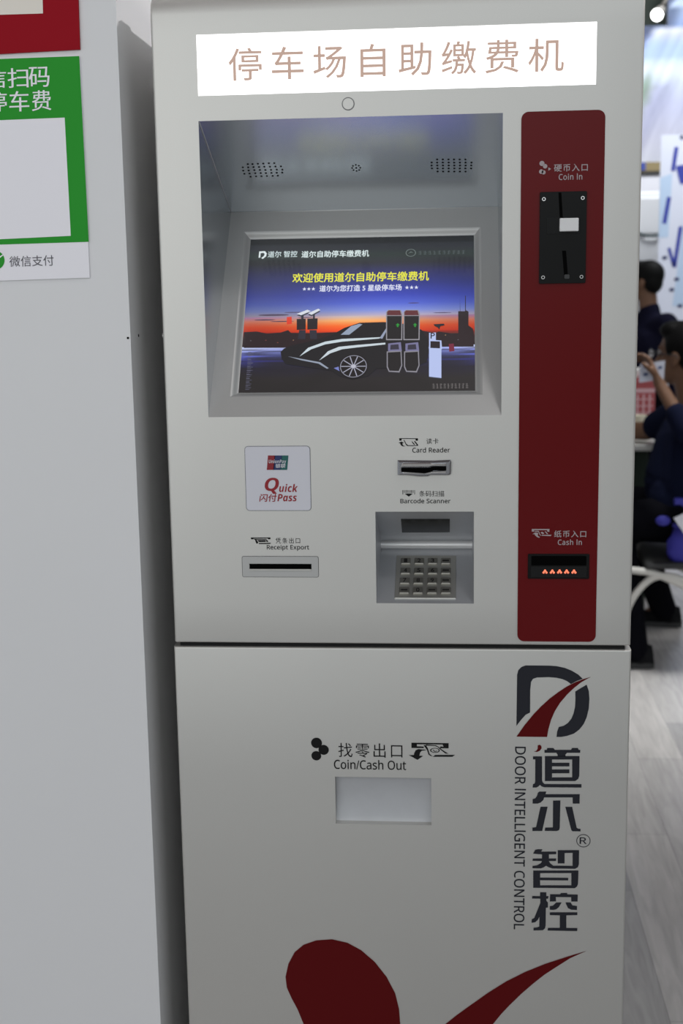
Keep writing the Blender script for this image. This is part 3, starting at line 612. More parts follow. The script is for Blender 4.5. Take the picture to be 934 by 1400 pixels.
def shell(mb, x0, x1, z0, z1, holes, depth, rs, rt, mt, rb=0.002, lip=0.012, back=True):
    """sheet-metal box front with rounded edges and rectangular cut-outs; front face lies at y=0"""
    def cuts(a, b, ra, rb_, extra):
        c = {a, b} | set(extra)
        for i in range(1, 7):
            c.add(a + ra * (1 - math.cos(math.pi / 2 * i / 6)))
            c.add(b - rb_ * (1 - math.cos(math.pi / 2 * i / 6)))
        return sorted(c)
    xs = cuts(x0, x1, rs, rs, [h[0] for h in holes] + [h[1] for h in holes])
    zs = cuts(z0, z1, rb, rt, [h[2] for h in holes] + [h[3] for h in holes])
    def dep(x, z):
        dx = max(0, x0 + rs - x, x - (x1 - rs)) / rs
        dz = 0
        if z > z1 - rt:
            dz = (z - (z1 - rt)) / rt
        y = rs * (1 - math.sqrt(max(0, 1 - min(dx, 1) ** 2)))
        yz = rt * (1 - math.sqrt(max(0, 1 - min(dz, 1) ** 2)))
        if z < z0 + rb:
            q = (z0 + rb - z) / rb
            yz = rb * (1 - math.sqrt(max(0, 1 - min(q, 1) ** 2)))
        return max(y, yz) if min(y, yz) == 0 else min(max(rs, rt), y + yz)
    nx, nz = len(xs), len(zs)
    vs = [(x, dep(x, z), z) for z in zs for x in xs]
    fs = []
    for j in range(nz - 1):
        for i in range(nx - 1):
            cx, cz = (xs[i] + xs[i + 1]) / 2, (zs[j] + zs[j + 1]) / 2
            if any(h[0] < cx < h[1] and h[2] < cz < h[3] for h in holes):
                continue
            fs.append([j * nx + i, j * nx + i + 1, (j + 1) * nx + i + 1, (j + 1) * nx + i])
    mb.mesh(vs, fs, mt, True)
    for i0, xx in ((0, x0), (nx - 1, x1)):
        for j in range(nz - 1):
            mb.face([(xx, dep(xx, zs[j]), zs[j]), (xx, depth, zs[j]), (xx, depth, zs[j + 1]), (xx, dep(xx, zs[j + 1]), zs[j + 1])], mt)
    for i in range(nx - 1):
        for zz in (z0, z1):
            mb.face([(xs[i], dep(xs[i], zz), zz), (xs[i + 1], dep(xs[i + 1], zz), zz), (xs[i + 1], depth, zz), (xs[i], depth, zz)], mt)
    if back:
        mb.face([(x0, depth, z0), (x1, depth, z0), (x1, depth, z1), (x0, depth, z1)], mt)
    for h in holes:
        a, b, c, d = h[:4]
        lp = h[4] if len(h) > 4 else lip
        if lp <= 0:
            continue
        mb.face([(a, 0, c), (b, 0, c), (b, lp, c), (a, lp, c)], mt)
        mb.face([(a, 0, d), (b, 0, d), (b, lp, d), (a, lp, d)], mt)
        mb.face([(a, 0, c), (a, 0, d), (a, lp, d), (a, lp, c)], mt)
        mb.face([(b, 0, c), (b, 0, d), (b, lp, d), (b, lp, c)], mt)

rec, nic = D['rec'], D['niche']
SIGN = (-0.2560, 0.2564, 1.7415, 1.8176)
mb = MB()
shell(mb, -0.3157, 0.3162, 1.0042, 1.873,
      [(rec['x0'], rec['x1'], rec['zb'], rec['zt'], 0), (nic['x0'], nic['x1'], nic['z0'], nic['zt'], 0), (*SIGN, 0.004)],
      0.46, 0.004, 0.030, silver)
mb.build('upper_cabinet', KIOSK)
mb = MB()
TRAY = (-0.0926, 0.0438, 0.7383, 0.8087)
shell(mb, -0.3172, 0.3174, 0.075, 0.9979, [(*TRAY, 0.012)], 0.455, 0.003, 0.0025, silver, rb=0.003)
tag(mb.build('lower_door', KIOSK), 'plain silver lower door')
mb = MB()
mb.box(-0.309, 0.006, 0.99, 0.309, 0.45, 1.012, dark_gap)  # near-black core box set back behind the seam
mb.build('seam_core', KIOSK)
mb = MB()
mb.box(-0.30, 0.02, 0.0, 0.30, 0.45, 0.08, mat('plinth_grey', (0.05, 0.05, 0.05, 1), 0.6))
mb.build('plinth', KIOSK)

# header sign
mb = MB()
slab(mb, FRONT, [(SIGN[0] * 1000, SIGN[2] * 1000), (SIGN[1] * 1000, SIGN[2] * 1000), (SIGN[1] * 1000, SIGN[3] * 1000), (SIGN[0] * 1000, SIGN[3] * 1000)], -0.01, -0.0012, signw)
sg = tag(mb.build('header_sign', KIOSK), 'glowing white header panel')
mb = MB()
text(mb, FRONT, '停车场自助缴费机', B['sign_text'], signt, h=-0.0007, bold=0.5, track=1.36)
mb.build('sign_lettering', sg)

# round blanking plug
mb = MB()
px_, pz_ = -0.0598, 1.7263
mb.cyl((px_, 0.001, pz_), (px_, -0.0004, pz_), 0.0083, 0.0083, mat('plug_ring', (0.22, 0.22, 0.22, 1), 0.5), 32)
mb.cyl((px_, 0.001, pz_), (px_, -0.0008, pz_), 0.0076, 0.0070, silver, 32)
mb.build('round_plug', KIOSK)

# screen hood ------------------------------------------------------------
x0, x1, zt, zb, xr0, xr1, zr = (rec[k] for k in ('x0', 'x1', 'zt', 'zb', 'xr0', 'xr1', 'zr'))
DEP = 0.2
mb = MB()
A0, A1, Bb0, Bb1 = Vector((x0, 0, zt)), Vector((x1, 0, zt)), Vector((x0, 0, zb)), Vector((x1, 0, zb))
C0, C1 = Vector((xr0, DEP, zr)), Vector((xr1, DEP, zr))
mb.face([A0, A1, C1, C0], hoodm)
mb.face([A0, C0, Bb0], hoodm)
mb.face([A1, Bb1, C1], hoodm)
hd = mb.build('screen_hood', KIOSK)
edgem = mat('pale_fold_edge', (0.75, 0.75, 0.75, 1), 0.4, 0.2)  # paler than the hood, for the thin lines along its folds
mb = MB()
mb.tube([C0, C1], 0.0009, edgem, 6)
mb.tube([A0 + Vector((0.0008, 0.002, -0.001)), C0], 0.0006, edgem, 6)
mb.build('hood_fold', hd)
HL = math.hypot(DEP, zt - zr)
HV = Vector((0, DEP, zr - zt)) / HL
HN = Vector((0, -(zt - zr), -DEP)).normalized()
HOOD = Frame((0, 0, zt), (1, 0, 0), HV, HN)
for pts in S['spk']:
    mb = MB()
    for a, b in pts:
        disc(mb, HOOD, a, b, 1.5, blackm, 0.0004, 10)
    mb.build('speaker_grille', hd)
mb = MB()
ma, mb_ = S['mic']
for i in range(8):
    disc(mb, HOOD, ma + 5.6 * math.cos(R(45 * i)), mb_ + 7.5 * math.sin(R(45 * i)), 1.3, blackm, 0.0004, 10)
disc(mb, HOOD, ma, mb_, 1.4, blackm, 0.0004, 10)
mb.build('microphone_holes', hd)

# tilted screen fascia with sunk, rounded bezel
FL = math.hypot(DEP, zr - zb)
FV = Vector((0, DEP, zr - zb)) / FL
FN = Vector((0, -(zr - zb), DEP)) / FL
FAS = Frame((0, 0, zb), (1, 0, 0), FV, FN)
sq = D['screen_quad']
SX0, SX1, SY0, SY1 = -219.2, 104.8, 41.6, 300.0
outer = [(x0 * 1000, 0), (x1 * 1000, 0), (xr1 * 1000, FL * 1000), (xr0 * 1000, FL * 1000)]
facm = mat('fascia_silver', (0.55, 0.545, 0.53, 1), 0.42, 0.45, noise=(900, 0.05))
loops = []
inner = [(SX0, SY0), (SX1, SY0), (SX1, SY1), (SX0, SY1)]
sgn = [(-1, -1), (1, -1), (1, 1), (-1, 1)]
WB, HB = 10.0, 0.0060
loops.append([FAS.p(*p) for p in outer])
for k in range(0, 7):
    t = k / 6
    gr = WB * (1 - t)
    hh = -HB * (0.5 - 0.5 * math.cos(math.pi * t)) if t < 1 else -HB
    loops.append([FAS.p(p[0] + s[0] * gr, p[1] + s[1] * gr, hh) for p, s in zip(inner, sgn)])
mb = MB()
vs = [p for lp in loops for p in lp]
fl_faces = [[0, 1, 5, 4], [1, 2, 6, 5], [2, 3, 7, 6], [3, 0, 4, 7]]
mb.mesh(vs[:8], fl_faces, facm)
for side in range(4):
    col = []
    for k in range(1, 8):
        col += [vs[k * 4 + side], vs[k * 4 + (side + 1) % 4]]
    mb.mesh(col, [[2 * k, 2 * k + 1, 2 * k + 3, 2 * k + 2] for k in range(6)], facm, True)
mb.build('screen_fascia', KIOSK)

# the display: a flat lit picture on its panel
glow = bpy.data.materials.new('screen_glow')
glow.use_nodes = True
gn = glow.node_tree
gb = gn.nodes['Principled BSDF']
gb.inputs['Base Color'].default_value = (0.004, 0.004, 0.004, 1)
gb.inputs['Roughness'].default_value = 0.2
gb.inputs['Specular IOR Level'].default_value = 1.0
gb.inputs['Coat Weight'].default_value = 1.0
gb.inputs['Coat IOR'].default_value = 1.8
gb.inputs['Coat Roughness'].default_value = 0.08
ga = gn.nodes.new('ShaderNodeVertexColor')
ga.layer_name = 'Col'
gn.links.new(ga.outputs['Color'], gb.inputs['Emission Color'])
gb.inputs['Emission Strength'].default_value = 1.0
DISP = Frame(FAS.p(0, 0, -HB), FAS.u, FAS.v, FN)
pic = MB()
pcol = []
def fillc(c):
    while len(pcol) < len(pic.v):
        pcol.append(c if len(c) == 4 else (*c, 1))
def ppoly(pts, c, layer):
    poly(pic, DISP, pts, glow, 0.0003 + layer * 0.00012)
    fillc(rgb(*c))
def pdisc(a, b, r, c, layer, ry=None):
    disc(pic, DISP, a, b, r, glow, 0.0003 + layer * 0.00012, 24, ry)
    fillc(rgb(*c))
def pring(a, b, r, w, c, layer, ry=None):
    ring(pic, DISP, a, b, r, w, glow, 0.0003 + layer * 0.00012, 32, ry)
    fillc(rgb(*c))
def ptext(s, box, c, layer, bold=0.0):
    text(pic, DISP, s, box, glow, 0.0003 + layer * 0.00012, bold)
    fillc(rgb(*c))
def pline(a, b, w, c, layer):
    a, b = Vector(a), Vector(b)
    d = (b - a).normalized()
    s = Vector((-d.y, d.x)) * w / 2
    ppoly([a + s, b + s, b - s, a - s], c, layer)
# background: dusk sky, skyline, wet ground
SKY = [(41.6, (30, 29, 30)), (62, (33, 32, 33)), (80, (28, 28, 44)), (92, (44, 46, 104)), (100, (84, 92, 172)), (108, (140, 150, 226)), (114.5, (196, 206, 246)),
       (115.5, (36, 26, 28)), (130, (52, 34, 36)), (137, (160, 50, 30)), (140, (232, 70, 22)), (148, (246, 104, 40)), (157, (240, 168, 110)), (164, (190, 172, 186)),
       (174, (124, 140, 214)), (186, (78, 96, 204)), (200, (54, 66, 176)), (220, (44, 50, 132)), (240, (46, 46, 96)), (256, (42, 42, 48)), (270, (40, 50, 46)), (281, (36, 38, 44)),
       (288, (30, 32, 38)), (291.5, (8, 10, 12)), (300, (6, 8, 10))]
def sky_at(y):
    for (a, ca), (b, cb) in zip(SKY, SKY[1:]):
        if a <= y <= b:
            t = (y - a) / (b - a)
            return tuple(ca[k] + (cb[k] - ca[k]) * t for k in range(3))
    return SKY[-1][1]
ys = sorted({y for y, _ in SKY} | {41.6 + i * 4 for i in range(65) if 41.6 + i * 4 < 300})
nxs = 41
rngp = random.Random(3)
streak = {}
verts, cols = [], []
for y in ys:
    for i in range(nxs):
        x = SX0 + (SX1 - SX0) * i / (nxs - 1)
        c = list(sky_at(y))
        u = i / (nxs - 1)
        if 137 <= y <= 165:
            k = math.exp(-((u - 0.50) / 0.30) ** 2)
            c = [c[0] * (0.78 + 0.22 * k) + 20 * k, c[1] * (0.62 + 0.48 * k), c[2] * (0.8 + 0.2 * k)]
        if 165 < y < 262:
            k = 0.70 + 0.36 * math.exp(-((u - 0.62) / 0.42) ** 2)
            c = [q * k for q in c]
        if y < 114.6:
            edge = abs(u - 0.5) * 2
            k = 0.45 + 0.7 * edge if y > 75 else 1.0
            wob = 0.8 + 0.4 * math.sin(y * 1.7 + 3 * math.sin(u * 9))
            c = [28 + (q - 28) * min(1.1, k) * (wob if y < 112 else 1) for q in c]
        verts.append(DISP.p(x, y, 0.0003))
        cols.append(rgb(*[max(0, min(255, q)) for q in c]))
fs = [[j * nxs + i, j * nxs + i + 1, (j + 1) * nxs + i + 1, (j + 1) * nxs + i] for j in range(len(ys) - 1) for i in range(nxs - 1)]
pic.mesh(verts, fs, glow, True)
pcol += cols
P2, T = D['P2'], D['T']
for cx, cy, w, hh in ((-178, 168, 44, 1.5), (-190, 160, 30, 1.0), (-165, 157, 34, 0.8), (-132, 163, 22, 0.7), (-150, 172, 26, 0.7), (20, 185, 16, 0.7), (60, 168, 26, 0.6)):
    pdisc(cx, cy, w / 2, (74, 58, 84), 1, hh)
ppoly(P2['skyline'], (38, 26, 30), 1)
for k in range(16):
    xx = -205 + k * 19 + rngp.uniform(-5, 5)
    pdisc(xx, rngp.uniform(119, 131), rngp.uniform(0.5, 1.1), rngp.choice([(190, 150, 110), (150, 80, 70), (120, 120, 130)]), 2, 0.5)
ppoly(P2['redman'], (226, 62, 38), 2)
ppoly([(p[0] + 228, p[1] - 48) for p in P2['redman']], (120, 34, 60), 2)
for q in P2['camposts']:
    ppoly(q, (44, 44, 56), 2)
for q in P2['camboxes']:
    ppoly(q, (34, 30, 34), 3)
for q in P2['cams']:
    ppoly(q, (218, 222, 232), 3)
    ppoly([(x, y - 2.4) for x, y in q], (46, 48, 60), 2)
ppoly(P2['car'], (22, 24, 28), 4)
ppoly(P2['car_win'], (150, 164, 186), 5)
ppoly(P2['car_hi1'], (206, 220, 228), 5)
ppoly(P2['car_hi2'], (206, 218, 226), 5)
ppoly(P2['car_line'], (150, 160, 178), 5)
ppoly(P2['car_glow'], (120, 130, 200), 5)
ppoly(P2['pillar'], (150, 160, 184), 5)
wc, wt = P2['wheel']
wr = wt[1] - wc[1]
wx = 18.5
pdisc(wc[0], wc[1], wx + 2, (16, 16, 18), 6, wr + 2)
pring(wc[0], wc[1], wx, 1.0, (150, 152, 168), 7, wr)
for i in range(10):
    a = 2 * math.pi * i / 10
    pline((wc[0], wc[1]), (wc[0] + wx * 0.92 * math.cos(a), wc[1] + wr * 0.92 * math.sin(a)), 1.3, (168, 170, 188), 7)
pdisc(wc[0], wc[1], 3.4, (190, 192, 206), 8, 3.0)
ppoly([(-14, 88), (3, 92), (3, 93.2), (-14, 89.4)], (140, 140, 160), 5)
for g in P2['gates']:
    ppoly(g['body'], (150, 148, 156), 8)
    ppoly(g['inn'], (26, 26, 28), 9)
    ppoly(g['top'], (96, 40, 44), 10)
    ppoly(g['neck'], (120, 118, 156), 8)
    ppoly(g['ninn'], (52, 50, 66), 9)
    ppoly(g['base'], (140, 138, 148), 8)
    ppoly(g['binn'], (24, 24, 26), 9)
    dx_, dy_ = g['dot']
    ppoly([(dx_ - 3, dy_), (dx_, dy_ + 3.4), (dx_ + 3, dy_), (dx_ + 1.1, dy_), (dx_ + 1.1, dy_ - 3), (dx_ - 1.1, dy_ - 3), (dx_ - 1.1, dy_)], (40, 150, 56), 11)
ppoly(P2['tower'], (186, 200, 244), 8)
ppoly(P2['tower_dark'], (34, 26, 34), 9)
ptext('P', P2['tower_p'][1], (30, 30, 46), 9, 0.3)
ppoly(P2['signcam'], (30, 32, 40), 8)
# lettering on the display
ppoly(D['tlogo'], (226, 236, 238), 6)
ptext(T['t1'][0], T['t1'][1], (206, 222, 224), 6, 0.3)
ptext(T['t2'][0], T['t2'][1], (226, 240, 240), 6, 0.35)
ptext(T['t3'][0], T['t3'][1], (238, 236, 60), 6, 0.5)
ptext(T['t4'][0], T['t4'][1], (226, 230, 250), 6, 0.4)
ptext(T['s1'][0], T['s1'][1], (226, 230, 250), 6)
ptext(T['s2'][0], T['s2'][1], (226, 230, 250), 6)
em = D['emblem']
pring(em[0], em[1], 7.3, 1.0, (112, 122, 120), 6, 6.6)
ppoly([(em[0] - 4, em[1] - 1.5), (em[0], em[1] + 2.6), (em[0] + 4.2, em[1] - 0.6), (em[0] + 0.4, em[1] + 0.6)], (100, 110, 108), 6)
# blurred small print that cannot be read in the photo: short strokes only
def scribble(box, c, layer, vertical=False):
    a0, b0, a1, b1 = box
    n = 10
    for i in range(n):
        if vertical:
            y = b0 + (b1 - b0) * (i + 0.5) / n
            for k in range(3):
                pline((a0, y + (k - 1) * 2.6), (a0 + (a1 - a0) * rngp.uniform(0.4, 1), y + (k - 1) * 2.6), 0.7, c, layer)
        else:
            x = a0 + (a1 - a0) * (i + 0.5) / n
            w = (a1 - a0) / n * 0.38
            for k in range(3):
                y = b0 + (b1 - b0) * (0.15 + 0.35 * k)
                pline((x - w, y), (x + w * rngp.uniform(0.2, 1), y), 0.7, c, layer)
            pline((x + w * rngp.uniform(-0.6, 0.6), b0), (x, b1), 0.7, c, layer)
scribble(T['c1'][1], (110, 106, 106), 6)
scribble(T['c2'][1], (82, 90, 92), 6)
scribble(D['vert'], (92, 92, 112), 6, True)
mb = MB()
slab(mb, DISP, inner, -0.012, 0.0, blackp)
scr = mb.build('display_screen', KIOSK)
pic.build('screen_picture', scr, attr=pcol)

# red side strip ---------------------------------------------------------
mb = MB()
slab(mb, FRONT, rrect(162.6, 1009.6, 268.8, 1710.3, 9.5, 8), -0.0005, 0.0012, redm)
# photo: the strip's left edge runs plumb
mb.build('red_strip', KIOSK)
RED = Frame((0, -0.0012, 0), (1, 0, 0), (0, 0, 1), (0, -1, 0))
mb = MB()
text(mb, RED, '硬币入口', B['coin_cn'], whiteink, bold=0.25, track=1.18)
text(mb, RED, sans('Coin In'), B['coin_en'], whiteink, bold=0.3, track=1.1)
for a, b, r in S['coin_discs']:
    disc(mb, RED, a, b, r, whiteink, 0.0004)
poly(mb, RED, S['coin_arrow'][0], whiteink)
tag(mb.build('coin_in_caption', KIOSK), 'pale Coin In caption with coin symbol')
mb = MB()
text(mb, RED, '纸币入口', B['cash_cn'], whiteink, bold=0.25, track=1.18)
text(mb, RED, sans('Cash In'), B['cash_en'], whiteink, bold=0.3, track=1.1)
for q in S['cash_icon']:
    poly(mb, RED, q, whiteink)
tag(mb.build('cash_in_caption', KIOSK), 'pale Cash In caption with banknote symbol')

# coin acceptor
CX0, CX1, CZ0, CZ1 = 187.0, 246.8, 1493.2, 1609.6
mb = MB()
slab(mb, RED, rrect(CX0, CZ0, CX1, CZ1, 1.5, 3), 0, 0.0035, blackp, 0.0003)
CO = Frame((0, -0.0047, 0), (1, 0, 0), (0, 0, 1), (0, -1, 0))
slab(mb, CO, rrect(196, 1556.5, 238.5, 1577.0, 1, 3), -0.0005, 0.0010, mat('black_plastic_ridge', (0.004, 0.004, 0.004, 1), 0.25, spec=0.2))
coin = tag(mb.build('coin_acceptor', KIOSK), 'black coin acceptor plate')
mb = MB()
poly(mb, CO, [(210.5, 1608.5), (214.2, 1608.5), (216.6, 1577), (212.6, 1577)], blackm, 0.0002)
mb.build('coin_slot', coin)
mb = MB()
poly(mb, CO, [(216.2, 1535), (221.2, 1535), (224, 1504), (219, 1504)], blackm, 0.0002)
slab(mb, CO, rrect(219.5, 1499, 226, 1504.5, 1.5, 4), 0, 0.0018, mat('grey_plastic', (0.03, 0.03, 0.03, 1), 0.4))
mb.build('coin_return_slot', coin)
mb = MB()
slab(mb, CO, rrect(212.2, 1559.2, 236.3, 1575.9, 1.2, 4), -0.001, 0.0075, whitep, 0.0008)
tag(mb.build('return_button', coin), 'white return button')
for a, b in ((192.0, 1600.6), (241.5, 1601.0), (192.0, 1501.2), (241.5, 1501.2)):
    mb = MB()
    p = CO.p(a, b)
    mb.cyl(p, p + Vector((0, -0.0012, 0)), 0.0028, 0.0024, chrome, 20)
    mb.cyl(p + Vector((0, -0.0012, 0)), p + Vector((0, -0.0014, 0)), 0.0015, 0.0012, blackm, 6)
    mb.build('screw', coin)

# cash acceptor
mb = MB()
slab(mb, RED, rrect(176.0, 1098.2, 258.2, 1132.6, 1.2, 3), 0, 0.0022, blackp, 0.0006)
CA = Frame((0, -0.0034, 0), (1, 0, 0), (0, 0, 1), (0, -1, 0))
slab(mb, CA, rrect(179.5, 1100.3, 255.0, 1116.0, 1, 3), 0, 0.0018, mat('smoked_panel', (0.010, 0.010, 0.010, 1), 0.2, spec=0.2), 0.0004)
cash = tag(mb.build('cash_acceptor', KIOSK), 'black banknote slot bezel with lit red arrows')
mb = MB()
slab(mb, CA, rrect(180.5, 1117, 254.2, 1130.0, 0.8, 3), -0.0004, 0.0003, blackm)
mb.build('banknote_slot', cash)
ledm = mat('lit_red_led', (0.5, 0.1, 0.06, 1), 0.4, emit=(1.0, 0.20, 0.10, 1), es=1.2)
for (a, b), in [(q,) for q in S['leds']]:
    mb = MB()
    for da, db, r in ((0, 1.6, 1.5), (-1.9, -1.2, 1.5), (1.9, -1.2, 1.5)):
        disc(mb, CA, a + da, b + db, r, ledm, 0.0022, 14)
    poly(mb, CA, [(a - 2.6, b - 0.6), (a - 1.2, b + 2), (a + 1.2, b + 2), (a + 2.6, b - 0.6), (a + 0.8, b - 0.4), (a - 0.8, b - 0.4)], ledm, 0.0021)
    mb.build('arrow_light', cash)

# contactless payment plate ---------------------------------------------
q = B['qp']
mb = MB()
slab(mb, FRONT, rrect(q[0] - 0.8, q[1] - 0.8, q[2] + 0.8, q[3] + 0.8, 5, 6), -0.0002, 0.0005, mat('plate_edge', (0.16, 0.16, 0.19, 1), 0.5))
slab(mb, FRONT, rrect(q[0], q[1], q[2], q[3], 4.3, 6), 0.0004, 0.0009, labelw)
plate = tag(mb.build('contactless_plate', KIOSK), 'square grey-white contactless reader plate')
mb = MB()
for pts, c in zip(S['up_par'], (rgb(140, 28, 40), rgb(28, 48, 100), rgb(22, 96, 92))):
    poly(mb, FRONT, pts, mat('ink%d' % int(c[0] * 9999), c, 0.6), 0.0013)
lw = mat('plate_white_ink', rgb(205, 205, 212), 0.6)
text(mb, FRONT, sans('UnionPay', 'bold'), B['up_en'], lw, 0.0016, shear=0.12)
text(mb, FRONT, '银联', B['up_cn'], lw, 0.0016, bold=0.3, shear=0.12)
qr_ = mat('plate_red_ink', rgb(150, 24, 36), 0.6)
text(mb, FRONT, sans('Q', 'bolditalic'), B['q'], qr_, 0.0013)
text(mb, FRONT, sans('uick', 'bolditalic'), B['uick'], qr_, 0.0013)
text(mb, FRONT, '闪付', B['shanfu'], qr_, 0.0013, bold=0.35, shear=0.14)
text(mb, FRONT, sans('Pass', 'bolditalic'), B['pass'], qr_, 0.0013)
mb.build('plate_print', plate)

# receipt outlet
mb = MB()
slab(mb, FRONT, rrect(-216.6, 1098.5, -109.8, 1128.3, 2.6, 5), -0.0002, 0.0004, mat('outlet_rim', (0.05, 0.05, 0.05, 1), 0.6))
slab(mb, FRONT, rrect(-216.0, 1099.1, -110.4, 1127.7, 2.1, 5), 0.0002, 0.0007, mat('outlet_silver', (0.50, 0.50, 0.49, 1), 0.45, 0.35))
rcp = mb.build('receipt_outlet', KIOSK)
mb = MB()
for a in ((-206.2, 1108.8, -119.8, 1117.6),):
    slab(mb, FRONT, [(a[0], a[1]), (a[2], a[1]), (a[2], a[3]), (a[0], a[3])], 0.0005, 0.0010, blackm)
    slab(mb, FRONT, [(a[0], a[1] - 0.5), (a[2], a[1] - 0.5), (a[2], a[1] + 1.6), (a[0], a[1] + 1.6)], 0.0005, 0.0022, silver, 0.0004)
mb.build('receipt_slot', rcp)
mb = MB()
text(mb, FRONT, '凭条出口', B['rec_cn'], blackink, track=1.25)
text(mb, FRONT, sans('Receipt Export'), B['rec_en'], blackink, bold=0.25, track=1.03)
for q in S['rec_icon']:
    poly(mb, FRONT, q, blackink)
tag(mb.build('receipt_caption', KIOSK), 'black Receipt Export caption with paper symbol')

# card reader
mb = MB()
text(mb, FRONT, '读卡', B['card_cn'], blackink, track=1.1)
text(mb, FRONT, sans('Card Reader'), B['card_en'], blackink, bold=0.25, track=1.02)
for q in S['card_icon']:
    poly(mb, FRONT, q, blackink)
tag(mb.build('card_reader_caption', KIOSK), 'black Card Reader caption with card symbol')
crm = mat('card_reader_chrome', (0.34, 0.34, 0.36, 1), 0.22, 1.0)
mb = MB()
rd = S['reader']
slab(mb, FRONT, rd, -0.0005, 0.006, crm, 0.0022)
cxr, czr = 35.5, 1251.5
RDR = Frame((0, -0.006, 0), (1, 0, 0), (0, 0, 1), (0, -1, 0))
# two raised jaws above and below the slot
cut = S['reader_cut']
xa, xb = min(p[0] for p in cut), max(p[0] for p in cut)
up = [p for p in cut[:6]]
jaw1 = [(xa + 2, 1258.6), (xa + 40, 1258.6), (xa + 43, 1257.2), (xa + 60, 1257.6), (xa + 60, 1254.6)] + [(p[0], p[1] + 1.0) for p in up[:6][::-1] if p[0] < xa + 60]
slab(mb, RDR, jaw1[::-1], -0.0005, 0.0035, chrome, 0.0012)
jaw2 = [(xa + 2, 1244.4), (xa + 38, 1243.4), (xa + 41, 1244.6), (xa + 60, 1244.6), (xa + 60, 1248.0), (xa + 43, 1247.4), (xa + 30, 1245.6), (xa + 2, 1246.8)]
slab(mb, RDR, jaw2, -0.0005, 0.0035, chrome, 0.0008)
crd = tag(mb.build('card_reader', KIOSK), 'chrome card reader mouth')
mb = MB()
poly(mb, RDR, [(p[0], p[1]) for p in cut], blackm, 0.0040)
mb.build('card_slot', crd)

# barcode scanner and keypad niche ---------------------------------------
mb = MB()
text(mb, FRONT, '条码扫描', B['bar_cn'], blackink)
text(mb, FRONT, sans('Barcode Scanner'), B['bar_en'], blackink, bold=0.25, track=1.02)
a0, b0, a1, b1 = B['bar_icon']
for i in range(9):
    xx = a0 + (a1 - a0) * i / 8.0
    lo = b0 + (b1 - b0) * (0.35 if i in (0, 8) else 0.58)
    poly(mb, FRONT, [(xx - 0.3 - 0.25 * (i % 3 == 0), lo), (xx + 0.4, lo), (xx + 0.4, b1), (xx - 0.3 - 0.25 * (i % 3 == 0), b1)], blackink)
am = (a0 + a1) / 2
poly(mb, FRONT, [(am, b0), (am + 5.4, b0 + 3.9), (am + 2.4, b0 + 4.4), (am - 2.4, b0 + 4.4), (am - 5.4, b0 + 3.9)], blackink)
tag(mb.build('barcode_caption', KIOSK), 'black Barcode Scanner caption with barcode symbol')

n0, n1, nz0, nzt, nzl, nzu, nr0, nr1 = (nic[k] for k in ('x0', 'x1', 'z0', 'zt', 'zl', 'zu', 'xr0', 'xr1'))
ND = 0.1
nichem = mat('niche_metal', (0.56, 0.57, 0.59, 1), 0.42, 0.7, noise=(700, 0.04))
mb = MB()
mb.face([(n0, 0, nzt), (n1, 0, nzt), (nr1, ND, nzu), (nr0, ND, nzu)], nichem)
mb.face([(n0, 0, nzt), (nr0, ND, nzu), (nr0, ND, nzl), (n0, 0, nz0)], nichem)
mb.face([(n1, 0, nzt), (n1, 0, nz0), (nr1, ND, nzl), (nr1, ND, nzu)], nichem)
mb.face([(n0, 0, nz0), (nr0, ND, nzl), (nr1, ND, nzl), (n1, 0, nz0)], nichem)
nch = tag(mb.build('keypad_niche', KIOSK), 'dark metal recess')
mb = MB()
lipm = mat('niche_lip_metal', (0.72, 0.71, 0.70, 1), 0.4, 0.5)
rr = (nzu - nzl) / 2
rows = []
for i in range(9):
    a = math.pi / 2 - math.pi * i / 8
    rows.append([(nr0, ND - 0.006 * math.cos(a), (nzu + nzl) / 2 + rr * math.sin(a)), (nr1, ND - 0.006 * math.cos(a), (nzu + nzl) / 2 + rr * math.sin(a))])
mb.mesh([p for rw in rows for p in rw], [[2 * i, 2 * i + 1, 2 * i + 3, 2 * i + 2] for i in range(8)], lipm, True)
mb.build('rolled_lip', nch)
NH = Frame((0, 0, nzt), (1, 0, 0), Vector((0, ND, nzu - nzt)).normalized(), Vector((0, -(nzt - nzu), -ND)).normalized())
mb = MB()
slab(mb, NH, D['scanwin'][::-1], -0.002, 0.0006, mat('scanner_glass', (0.008, 0.008, 0.009, 1), 0.15))
tag(mb.build('scanner_window', nch), 'black scanner window')
KF = Frame((0, 0, nz0), (1, 0, 0), Vector((0, ND, nzl - nz0)).normalized(), Vector((0, -(nzl - nz0), ND)).normalized())
mb = MB()
slab(mb, KF, [(-6.0, 8.5), (78.5, 8.5), (78.9, 98.2), (-6.2, 98.2)], -0.001, 0.0018, steel, 0.0006)
pad = tag(mb.build('keypad', KIOSK), 'steel sixteen-key pin pad')
legend = ['1', '2', '3', None, '4', '5', '6', None, '7', '8', '9', None, None, '0', None, None]
brown = mat('key_legend_dark', (0.012, 0.010, 0.009, 1), 0.6)
KT = Frame(KF.p(0, 0, 0.0018), KF.u, KF.v, KF.n)
for (a, b), s in zip(D['keys'], legend):
    mb = MB()
    slab(mb, KT, rrect(a - 7.0, b - 6.5, a + 7.0, b + 6.5, 1.2, 3), -0.0005, 0.0024, keysteel, 0.0010)
    if s:
        text(mb, KT, s, (a - 2.2, b - 3.9, a + 2.2, b + 3.9), brown, 0.0026, bold=0.5)
    else:
        poly(mb, KT, [(a - 4.6, b - 1.6), (a + 4.6, b - 1.6), (a + 4.6, b + 1.6), (a - 4.6, b + 1.6)], brown, 0.0026)
    mb.build('key', pad)

